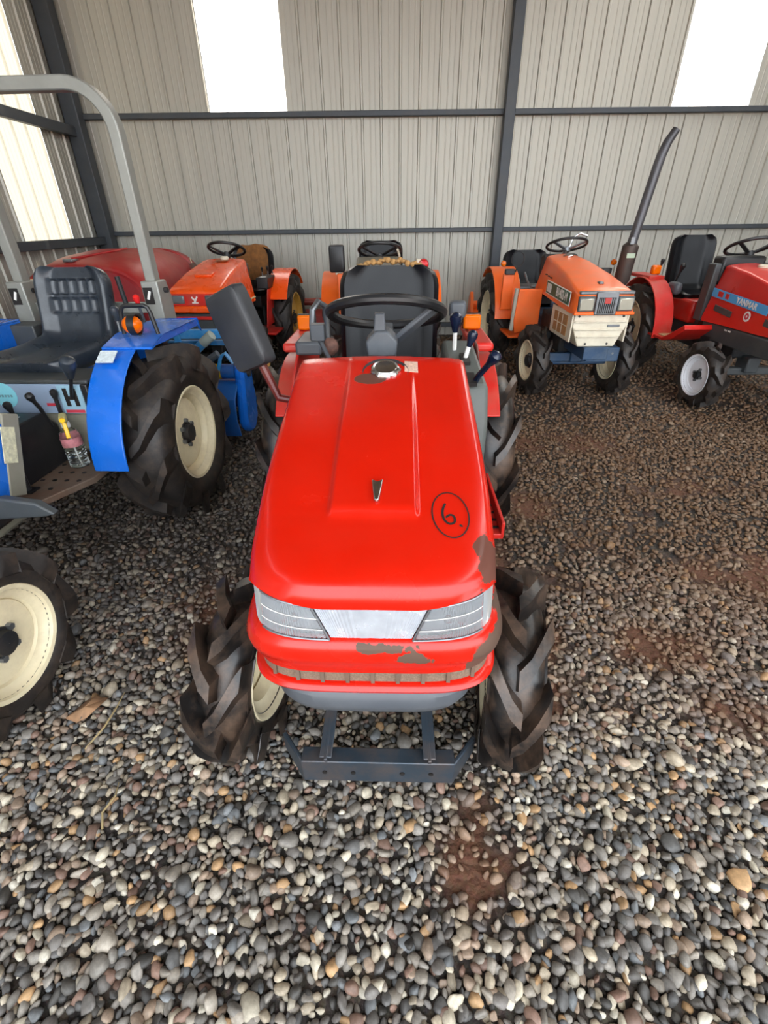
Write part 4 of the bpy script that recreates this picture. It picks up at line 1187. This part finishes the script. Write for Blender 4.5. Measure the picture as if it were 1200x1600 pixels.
for s in (-1, 1):
    x0_, x1_ = (s * .26, s * .45)
    fender(T, min(x0_, x1_), max(x0_, x1_), 1.12, .40, .46, rad(30), rad(140), red2 if s < 0 else orange2, s * .27, th=.012)
    b = MB(); b.prism([(.52, .42), (.66, .72), (.80, .80), (1.2, .84), (1.3, .5), (1.1, .42)], 'x', s * .285 - .005, s * .285 + .005); b.build('fender_side', red2, T, bevel=.004)
    slab(T, 'foot_plate', red2, (s * .27, .66, .37), (.22, .42, .02), .004)
con = slab(T, 'lever_console', plastic, (.25, .80, .78), (.11, .34, .10), .012)
for k, (xx, yy) in enumerate(((.24, .72), (.27, .80), (.245, .88), (.275, .94))):
    lever(T, [(xx, yy, .82), (xx + .005, yy - .01, .87), (xx + .008, yy - .02, .90)], .006, .013, plastic, steel)
slab(con, 'gate_print', wht, (.25, .70, .831), (.05, .05, .002), 0)
# brown sack over that seat
b = MB(); secs = []
for i in range(15):
    t = i / 14; row = []
    for j in range(17):
        u = -1 + 2 * j / 16
        yy = lerp(-.06, .085, t); zz = .12 * math.sin(PI * t) ** .6 - .20 * abs(2 * t - 1) ** 4 + .018 * mnoise.noise(Vector((u * 2.3, t * 3, 4.)))
        row.append((u * (.175 + .02 * mnoise.noise(Vector((u, t * 4, 1.)))), yy + .015 * mnoise.noise(Vector((u * 3, t * 3, 8.))), zz - .05 * abs(u) ** 5))
    secs.append(row)
b.loft(secs, loop=False)
M_ = T.matrix_basis @ Matrix.Translation((.0, 1.285, .955))
sk = b.build('seat_sack', sack, None, smooth=60, solid=.006); sk.location = (M_ @ Vector((0, 0, 0))); sk.rotation_euler = (0, 0, rad(-4))
tag(sk, 'crumpled brown sack draped over the seat back of the red-orange tractor', 'sack')

# ------------------------------------------------------------------ faded orange tractor straight behind the front one
T = empty('compact_tractor', (.0, 3.72, 0), rad(0))
tag(T, 'faded red-orange tractor with black mirror and red beacon behind the front tractor', 'tractor')
running_gear(T, 1.2, .27, .40, .36, .42)
for s in (-1, 1):
    wheel(T, (s * .36, 0, .262), .275, .14, .15, s, white, lugs=9, lh=.03)
    wheel(T, (s * .43, 1.2, .40), .42, .20, .24, s, white, lugs=10, lh=.04, lw=.045, nb=6)
fo = pmat('faded_orange_paint', '#d8492c', .45, var=.1, dirt='#c0917a', dirt_amt=.45, dirt_scale=4)
hd = hood_loft(T, fo, [(-.30, .22, .20, .55, .72), (-.26, .25, .23, .52, .78), (.05, .27, .24, .52, .87), (.50, .28, .245, .52, .945), (.53, .28, .24, .52, .94)], .03)
for s in (-1, 1):
    hl = slab(T, 'headlight_bezel', offw, (s * .15, -.285, .70), (.15, .04, .10), .012)
    slab(hl, 'headlight_glass', smoke, (s * .15, -.305, .70), (.12, .012, .07), .006)
    slab(T, 'side_post', orange, (s * .335, .62, .72), (.05, .06, .36), .008)
    x0_, x1_ = (s * .29, s * .53)
    fender(T, min(x0_, x1_), max(x0_, x1_), 1.2, .40, .46, rad(30), rad(140), orange, s * .31, th=.012)
    slab(T, 'foot_plate', orange, (s * .27, .74, .37), (.22, .42, .02), .004)
slab(T, 'dashboard', pmat('khaki_dash', '#6d675a', .6, var=.1), (-.02, .66, .965), (.36, .22, .06), .02, Matrix.Rotation(.2, 3, 'X'))
slab(T, 'dash_body', plastic, (0, .62, .82), (.36, .14, .26), .02)
steering(T, (-.01, .86, 1.055), .175, rad(20), plastic, plastic, r=.014, drop=.05, base=(-.01, .68, .95))
MB().tube([(.14, .78, 1.06), (.155, .82, 1.02), (.16, .84, .96)], .010, 8).build('grab_bar', offw, T)
seat(T, 1.02, .70, .42, .42, .42, rad(10), vinyl)
slab(T, 'seat_base', iron, (0, 1.2, .60), (.3, .3, .12), .01)
o = mirror_shell(T, (-.365, .72, 1.00), .128, .205, .06, 0, 0, 0, plastic)
MB().tube([(-.355, .72, .915), (-.35, .70, .88), (-.34, .66, .84)], .010, 8).build('mirror_stalk', offw, T)
slab(T, 'mirror_clamp', offw, (-.352, .72, .893), (.06, .03, .02), .004)
MB().tube([(.335, .62, .88), (.335, .62, .955)], .008, 8).build('beacon_stalk', plastic, T)
round_lamp(T, (.345, .60, .962), .042, redlens, 'red_beacon', .04, plastic)
slab(T, 'beacon_cap', offw, (.305, .615, .975), (.04, .05, .05), .008)
slab(T, 'switch_box', plastic, (.26, .66, .955), (.025, .03, .04), .006)

# ------------------------------------------------------------------ orange tractor with white nose, B1402-M
T = empty('compact_tractor', (1.58, 4.0, 0), rad(0))
tag(T, 'weathered orange tractor with white radiator shell and green decal reading B1402-M', 'tractor')
running_gear(T, 1.2, .27, .40, .33, .42, dblue)
for s in (-1, 1):
    wheel(T, (s * .335, 0, .268), .28, .13, .15, s, cream, lugs=9, lh=.03, nb=4, steer=rad(4))
    wheel(T, (s * .43, 1.2, .40), .42, .20, .25, s, cream, lugs=10, lh=.04, lw=.045, nb=6)
hd = hood_loft(T, orange, [(-.400, .205, .19, .690, .805), (-.375, .218, .20, .685, .825), (-.30, .22, .20, .685, .84), (.0, .215, .175, .70, .905), (.40, .205, .155, .72, .965), (.66, .20, .14, .73, .99), (.69, .19, .13, .74, .985)], .025, crown=.014)
gr = slab(T, 'grille_surround', steel, (0, -.405, .755), (.155, .03, .15), .006)
gb = slab(gr, 'grille_back', blk, (0, -.4215, .742), (.118, .004, .105), 0)
for k in range(9):
    slab(gr, 'grille_bar', steel, (-.052 + k * .013, -.425, .742), (.004, .006, .10), 0)
slab(gr, 'grille_badge', pmat('red_badge', '#b0332e', .4), (0, -.43, .775), (.045, .006, .04), .004)
slab(T, 'lamp_visor', steel, (0, -.385, .822), (.38, .04, .022), .006)
for s in (-1, 1):
    hl = slab(T, 'headlight', pmat('lamp_bezel', '#4b4f50', .4), (s * .138, -.400, .752), (.115, .03, .10), .008)
    lg = slab(hl, 'headlight_glass', lampgl, (s * .138, -.415, .748), (.098, .012, .078), .014)
slab(hd, 'hood_edge_trim', orange, (0, -.395, .688), (.43, .04, .02), .006)
slab(hd, 'hood_ornament', steel, (.0, -.24, .868), (.035, .05, .02), .008)
b = MB(); b.lathe([(0, .04), (.012, .042), (.02, .03), (.02, .0004)], 20, (.0, .52, .988), 'z'); b.build('fuel_cap', chrome, hd)
for k in range(3): slab(hd, 'side_vent', blk, (-.192 + .004 * k, .42 - k * .055, .868 - .008 * k), (.01, .035, .008), 0)
# white shell
b = MB(); b.loft([[(-.19, y_, .685), (-.195, y_, .60), (-.135, y_, .455), (.135, y_, .455), (.195, y_, .60), (.19, y_, .685)] for y_ in (-.375, .02)]); ws = b.build('radiator_shell', offw, T, bevel=.006)
for zz in (.628, .575, .525):
    slab(ws, 'louvre', offw, (0, -.378, zz), (.375 if zz > .6 else (.36 if zz > .55 else .31), .018, .012), .004)
for (xx, zz) in ((-.16, .665), (.16, .665), (-.08, .475), (.08, .475)):
    h = MB(); h.lathe([(0, .008), (-.004, .008), (-.004, .0004)], 10, (xx, -.376, zz), 'y'); h.build('screw', iron, ws)
slab(ws, 'torn_patch', steel, (.10, -.380, .60), (.09, .006, .018), .004)
for s in (-1, 1):
    sp = slab(T, 'side_shell', offw, (s * .20, -.14, .585), (.012, .46, .20), .004)
    ms = slab(sp, 'side_mesh', pmat('tan_mesh', '#a8794a', .7, var=.3, scale=120), (s * .207, -.14, .585), (.006, .30, .14), 0)
    for k in (-1, 1): slab(sp, 'mesh_bar', offw, (s * .2115, -.14 + k * .05, .585), (.003, .006, .14), 0)
    slab(sp, 'mesh_bar', offw, (s * .2115, -.14, .585), (.003, .30, .006), 0)
# side decal
dc = slab(hd, 'side_decal', green, (-.2205, -.01, .782), (.004, .56, .085), 0, Matrix.Rotation(rad(2.5), 3, 'X')); 
slab(dc, 'decal_border', wht, (-.2200, -.01, .782), (.003, .575, .098), 0, Matrix.Rotation(rad(2.5), 3, 'X'))
rm_ = Matrix.Rotation(rad(2.5), 4, 'X')
text('decal_lettering', 'B1402-M', .088, wht, dc, Matrix.Translation((-.2235, -.115, .778)) @ rm_ @ frame((0, 0, 0), (0, -1, 0), (0, 0, 1)), .0006, 1., .80, .002)
mb_ = slab(dc, 'decal_block', wht, (-.2232, .195, .791), (.003, .10, .062), 0, Matrix.Rotation(rad(2.5), 3, 'X'))
for k in range(4): slab(mb_, 'block_line', pmat('pale_grey_print', '#b4b2ac', .6), (-.2250, .162 + k * .022, .791), (.001, .006, .046), 0)
# blue front frame
slab(T, 'front_frame', dblue, (0, -.20, .41), (.18, .42, .09), .006)
b = MB(); b.box((.06, -.33, .40), (.24, .14, .10)); b.build('bumper_box', dblue, T, bevel=.006)
for k in (-1, 1):
    h = MB(); h.lathe([(0, .008), (-.003, .008), (-.003, .0004)], 10, (.06 + k * .07, -.40, .41), 'y'); h.build('bolt', steel, T)
slab(T, 'axle_beam', dblue, (0, -.03, .30), (.52, .05, .07), .008)
# left foot shield, fenders
for s in (-1, 1):
    b = MB(); b.prism([(s * -.0 + .20, .44), (.20, .755), (.40, .755), (.42, .50), (.40, .40)], 'y', .42, .47)
    me_o = b.build('foot_shield', orange, T, bevel=.006)
    if s < 0: me_o.scale = (-1, 1, 1)
    slab(T, 'foot_plate', orange, (s * .31, .68, .36), (.26, .44, .02), .004)
    x0_, x1_ = (s * .28, s * .52)
    fender(T, min(x0_, x1_), max(x0_, x1_), 1.2, .40, .46, rad(8), rad(130), orange, s * .30, th=.012)
    slab(T, 'lamp_box', plastic, (s * .43, .72, .865), (.085, .05, .045), .006)
    slab(T, 'lamp_post', orange, (s * .43, .74, .70), (.10, .04, .30), .006)
    round_lamp(T, (s * .49, .74, .93), .024, amber, 'amber_lamp', .02, steel)
MB().tube([(-.415, .45, .76), (-.43, .44, .42)], .018, 10).build('grey_tube', pmat('pale_tube', '#a8a294', .5, var=.1), T)
b = MB(); b.tube([(-.37 + .055 * math.cos(2 * PI * k / 24), .72, .965 + .06 * math.sin(2 * PI * k / 24)) for k in range(24)], .004, 6, closed=True); rmr = b.build('round_mirror_frame', iron, T)
MB().tube([(-.37, .72, .905), (-.38, .72, .86)], .006, 6).build('mirror_stalk', iron, rmr)
MB().tube([(-.30, .70, .86), (-.29, .62, .80), (-.24, .50, .70)], .008, 8).build('control_rod', steel, T)
slab(T, 'dashboard', iron, (0, .74, .88), (.30, .10, .24), .02)
steering(T, (.08, .84, 1.065), .17, rad(20), plastic, steel, r=.011, drop=.04, base=(.02, .72, .94))
MB().tube([(.12, .90, 1.00), (.15, .90, 1.12), (.20, .88, 1.15), (.26, .86, 1.13)], .008, 8).build('chrome_stalk', chrome, T)
seat(T, .98, .68, .44, .40, .34, rad(12), vinyl, x0=-.12)
slab(T, 'seat_skirt', steel, (-.12, 1.02, .70), (.34, .20, .06), .02)
slab(T, 'seat_base', iron, (-.05, 1.2, .58), (.3, .3, .14), .01)
# tall exhaust
b = MB(); b.tube([(.33, .62, .60), (.45, .62, .64), (.535, .62, .72), (.54, .62, .80)], .028, 12); b.build('exhaust_elbow', iron, T)
b = MB(); b.tube([(.535, .62, .76), (.54, .62, .80), (.555, .62, 1.06), (.558, .62, 1.08)], [.045, .066, .066, .045], 18); mf = b.build('muffler', pmat('dark_muffler', '#4a423e', .5, metal=.4, var=.2, dirt='#6e4a38', dirt_amt=.4), T)
slab(mf, 'muffler_label', pmat('pale_green_label', '#a9b8a0', .5), (.543, .553, .99), (.07, .004, .035), 0)
b = MB(); b.tube([(.556, .62, 1.06), (.565, .62, 1.13), (.62, .62, 1.60), (.632, .62, 1.68), (.655, .62, 1.76), (.70, .62, 1.84)], [.04, .038, .037, .036, .034, .030], 16); b.build('exhaust_pipe', pmat('smoky_steel_pipe', '#56565a', .42, metal=.5, var=.15), mf)
b = MB(); b.box((.535, .58, 1.10), (.03, .04, .05)); b.build('pipe_clamp', steel, mf)

# ------------------------------------------------------------------ red tractor at the right
T = empty('compact_tractor', (2.86, 3.75, 0), rad(0))
tag(T, 'red tractor with light blue side stripe and white front wheels', 'tractor')
running_gear(T, 1.12, .235, .36, .40, .40, dgrey)
for s in (-1, 1):
    wheel(T, (s * .40, -.10, .228), .245, .13, .145, s, white, lugs=8, lh=.032, lw=.04, nb=4, hub=.03, steer=rad(3))
    wheel(T, (s * .40, 1.10, .36), .385, .18, .235, s, cream, lugs=10, lh=.04, lw=.045, nb=5)
rp = pmat('clean_red_paint', '#d3221c', .32, var=.06, dirt='#a8685a', dirt_amt=.15, coat=.2)
hd = hood_loft(T, rp, [(-.62, .20, .19, .58, .74), (-.58, .215, .20, .57, .78), (-.30, .225, .19, .555, .845), (.10, .23, .17, .55, .915), (.38, .23, .155, .54, .945), (.41, .22, .15, .55, .94)], .022)
for s in (-1, 1):
    dc = slab(hd, 'side_stripe', lblue, (s * .2215, .03, .735), (.003, .66, .06), 0, Matrix.Rotation(rad(4), 3, 'X'))
    slab(dc, 'stripe_red_block', pmat('stripe_red', '#c8302c', .4), (s * .2245, .25, .752), (.003, .06, .036), 0, Matrix.Rotation(rad(4), 3, 'X'))
    slab(dc, 'stripe_red_block', MATS['stripe_red'], (s * .2245, .165, .7465), (.003, .04, .036), 0, Matrix.Rotation(rad(4), 3, 'X'))
    if s < 0:
        text('maker_lettering', 'YANMAR', .058, wht, dc, frame((-.2265, -.07, .727), (0, -1, -.07), (0, 0, 1)), .0005, 1.05, .95, .0015)
        for k in (0, 1): slab(hd, 'frame_lettering', wht, (-.2215, .06 - k * .045, .522), (.002, .03, .010), 0)
    slab(hd, 'side_vent', dgrey, (s * .2285, .16, .645), (.006, .22, .045), .003, Matrix.Rotation(rad(6), 3, 'X'))
    slab(hd, 'side_vent', dgrey, (s * .2225, -.40, .630), (.006, .20, .045), .003, Matrix.Rotation(rad(6), 3, 'X'))
    b = MB(); b.lathe([(0, .035), (s * .002, .035), (s * .002, .0004)], 20, (s * .2255, -.12, .650), 'x'); rd = b.build('round_sticker', wht, hd)
    b = MB(); b.lathe([(0, .022), (s * .001, .022), (s * .001, .008)], 16, (s * .2278, -.12, .650), 'x'); b.build('sticker_print', pink, rd)
    slab(T, 'headlight', smoke, (s * .15, -.60, .70), (.12, .06, .07), .012)
    slab(T, 'side_frame', dgrey, (s * .20, -.05, .48), (.04, .84, .13), .012)
    b = MB(); b.prism([(.36, .40), (.50, .36), (.86, .36), (.86, .38), (.52, .38), (.40, .44), (.24, .53), (.22, .50)], 'x', min(s * .20, s * .44), max(s * .20, s * .44)); b.build('foot_plate', rp, T, bevel=.004)
    slab(T, 'grip_mat', pmat('tan_mat', '#b09a70', .7), (s * .33, .66, .383), (.14, .22, .006), 0)
    x0_, x1_ = (s * .29, s * .45)
    fender(T, min(x0_, x1_), max(x0_, x1_), 1.10, .36, .43, rad(-2), rad(130), red2, s * .30, th=.012)
    slab(T, 'fender_top', red2, (s * .36, 1.20, .80), (.14, .40, .03), .008)
    sp = slab(T, 'dash_side', dgrey, (s * .20, .47, .74), (.05, .10, .42), .008)
    slab(T, 'tool_tube', gplastic, (s * .255, .86, .73), (.07, .16, .10), .03)
b = MB(); b.lathe([(0, .045), (.015, .047), (.022, .035), (.022, .0004)], 20, (.02, .22, .935), 'z'); b.build('fuel_cap', offw, hd)
slab(T, 'dashboard', plastic, (0, .50, .90), (.34, .14, .20), .02)
slab(T, 'centre_cover', red2, (0, .85, .56), (.36, .42, .18), .02)
steering(T, (.10, .58, 1.06), .165, rad(24), plastic, plastic, r=.013, drop=.06, base=(.05, .50, .95))
seat(T, .80, .68, .40, .38, .46, rad(8), vinyl, x0=.02)
slab(T, 'seat_base', iron, (0, 1.0, .60), (.3, .3, .10), .01)
lever(T, [(-.30, 1.12, .80), (-.30, 1.10, .88), (-.30, 1.09, .93)], .008, .018, plastic, plastic)
lever(T, [(-.22, .95, .76), (-.21, .92, .85), (-.21, .90, .90)], .009, .022, plastic, plastic)
b = MB(); b.box((-.36, 1.06, .86), (.08, .06, .075)); b.build('turn_signal', amber, T, bevel=.016)
slab(T, 'front_weight', dgrey, (0, -.62, .42), (.34, .10, .12), .01)

# ------------------------------------------------------------------ dark red sprayer with rounded body
T = empty('orchard_sprayer', (-2.40, 4.95, 0), rad(0))
tag(T, 'dusty dark red orchard sprayer with rounded body standing in the corner', 'sprayer')
b = MB(); secs = []
def arch(w, zb, zt, y, n=22, e=.62):
    r = []
    for k in range(n + 1):
        a = PI * k / n
        c, s_ = math.cos(a), math.sin(a)
        r.append((-w * math.copysign(abs(c) ** e, c), y, zb + (zt - zb) * abs(s_) ** e))
    return r
for y, w, zt in ((-.72, .53, .985), (-.70, .55, 1.00), (-.40, .565, 1.055), (0, .57, 1.075), (.35, .565, 1.065), (.50, .55, 1.04)): secs.append(arch(w, .42, zt, y))
b.loft(secs); bd = b.build('body_shell', dred, T, smooth=40)
b = MB(); secs = [arch(w, .42, zt, y) for y, w, zt in ((.505, .53, 1.02), (.52, .56, 1.055), (.62, .56, 1.05), (.72, .52, .99), (.74, .45, .90))]; b.loft(secs); b.build('fan_housing', dred, T, smooth=40)
b = MB(); secs = [arch(w, .44, zt, y) for y, w, zt in ((-.745, .50, .955), (-.72, .515, .965))]; b.loft(secs); fp = b.build('front_panel', pmat('front_dark_red', '#8a1c22', .4, var=.08, dirt='#a86a60', dirt_amt=.2), T, smooth=40)
slab(fp, 'paper_label', wht, (-.16, -.750, .93), (.13, .004, .035), 0)
slab(fp, 'corner_light', pmat('cream_reflector', '#d9c9a0', .4), (-.36, -.745, .86), (.12, .02, .08), .01)
slab(bd, 'hatch_hinge', steel, (-.10, -.62, 1.02), (.08, .10, .02), .006); MB().tube([(-.10, -.60, 1.03), (.18, -.2, 1.082)], .009, 8).build('hatch_rod', dred, bd)
MB().tube([(.535, -.30, .50), (.545, -.34, .76)], .012, 8).build('side_lever', steel, T)
MB().tube([(.565, .40, .62), (.50, .40, .97)], .006, 6).build('side_stay', pmat('pale_stay', '#c8b49a', .5), T)
lt = pmat('cream_letter_plate', '#d9c4b4', .5, var=.2, scale=30)
slab(bd, 'letter_plate', lt, (.562, .02, .80), (.012, .36, .07), .004, Matrix.Rotation(rad(10), 3, 'Y') @ Matrix.Rotation(rad(6), 3, 'X'))
lp2 = slab(bd, 'letter_plate', lt, (.578, .05, .70), (.010, .36, .075), .004, Matrix.Rotation(rad(6), 3, 'X'))
for k in range(5): slab(lp2, 'plate_print', pmat('brown_print', '#7a4a40', .6), (.584, -.08 + k * .065, .688 + k * .0068), (.003, .022, .034), 0, Matrix.Rotation(rad(6), 3, 'X'))
slab(bd, 'small_plate', steel, (.570, -.08, .58), (.01, .10, .05), .003)
slab(bd, 'dark_window', pmat('dull_brown_panel', '#5a3c30', .5), (.53, .40, .88), (.03, .10, .09), .004, Matrix.Rotation(rad(-25), 3, 'Y'))
slab(T, 'chassis', iron, (0, 0, .36), (.80, 1.36, .16), .02)
slab(T, 'front_step', dgrey, (.20, -.84, .62), (.50, .14, .10), .02)
for s in (-1, 1):
    for yy in (-.42, .42): wheel(T, (s * .40, yy, .262), .275, .14, .15, s, gold, lugs=9, lh=.03)

# ------------------------------------------------------------------ implements along the back wall
def rear_tiller(loc, rz, mat, label, w=.9, hgt=.46):
    T = empty('rotary_tiller', loc, rz); tag(T, label, 'tiller')
    b = MB(); cyl(b, (-w / 2, 0, hgt), (w / 2, 0, hgt), .04, 14); b.build('main_beam', mat, T)
    b = MB(); b.prism([(-.18, .08), (-.20, .2), (-.14, .32), (0, .38), (.14, .34), (.22, .2), (.22, .1), (.2, .1), (.2, .2), (.13, .32), (0, .36), (-.13, .30), (-.18, .2)], 'x', -w / 2, w / 2); b.build('tiller_cover', mat, T)
    for s in (-1, 1):
        b = MB(); b.prism([(-.10, .10), (-.14, .25), (-.06, .50), (.0, .56), (.06, .50), (.14, .25), (.10, .0)], 'x', s * w / 2 - .02, s * w / 2 + .02); b.build('end_plate', mat, T, bevel=.008)
    b = MB(); cyl(b, (-w / 2, 0, .16), (w / 2, 0, .16), .03); b.build('tine_shaft', iron, T)
    b = MB(); b.bar((0, -.05, hgt), (0, -.14, hgt + .22), .05, .03); b.build('hitch_mast', mat, T, bevel=.004)
    for k in range(8):
        a = k * 1.9; xx = -w / 2 + .08 + k * (w - .16) / 7
        MB().tube([(xx, 0, .16), (xx, .09 * math.cos(a), .16 + .09 * math.sin(a)), (xx + .03, .135 * math.cos(a + .3), .16 + .135 * math.sin(a + .3))], [.012, .011, .006], 6).build('tine', iron, T)
    return T
rear_tiller((1.62, 5.98, 0), 0, orange, 'orange rotary tiller against the wall behind the white-nosed tractor', 1.15, .42)
rear_tiller((-.95, 6.05, 0), rad(3), pmat('maroon_tiller', '#8f2a24', .5, var=.15, dirt=DUST, dirt_amt=.4), 'maroon rotary tiller against the wall between two red-orange tractors', .85, .46)

# ------------------------------------------------------------------ small litter on the gravel
b = MB()
lf = [(-.055, -.01), (-.03, -.03), (.0, -.036), (.03, -.026), (.062, .012), (.03, .022), (.0, .026), (-.03, .018)]
n_ = len(lf)
pts_ = [(0, 0, .012)] + [(x, y, .004 + .012 * math.sin(x * 60)) for x, y in lf]
b.add(pts_, [(0, 1 + i, 1 + (i + 1) % n_) for i in range(n_)])
lf_o = b.build('dry_leaf', pmat('dry_leaf_brown', '#8d6a4c', .8, var=.25, scale=50), None, solid=.0015); lf_o.location = (-.925, .93, gh(-.925, .93) + .022); lf_o.rotation_euler = (.1, 0, .5)
tag(lf_o, 'curled dry brown leaf on the gravel near the blue tractor front wheel', 'leaf')
def straw(pts, label):
    b = MB(); b.tube(pts, [.0028] * (len(pts) - 1) + [.001], 6); o = b.build('straw', pmat('dry_straw', '#a8946a', .8, var=.2), None)
    tag(o, label, 'straw'); return o
def gp_(x, y, dz): return (x, y, gh(x, y) + dz)
straw([gp_(-.86, .80, .02), gp_(-.835, .86, .03), gp_(-.83, .93, .03), gp_(-.835, .99, .022)], 'bent dry straw beside the curled brown leaf')
straw([gp_(-.70, .585, .022), gp_(-.715, .62, .03), gp_(-.70, .66, .034), gp_(-.715, .70, .022)], 'pale dry straw on open gravel at the picture edge'.replace(' at the picture edge', ' away from the wheels'))
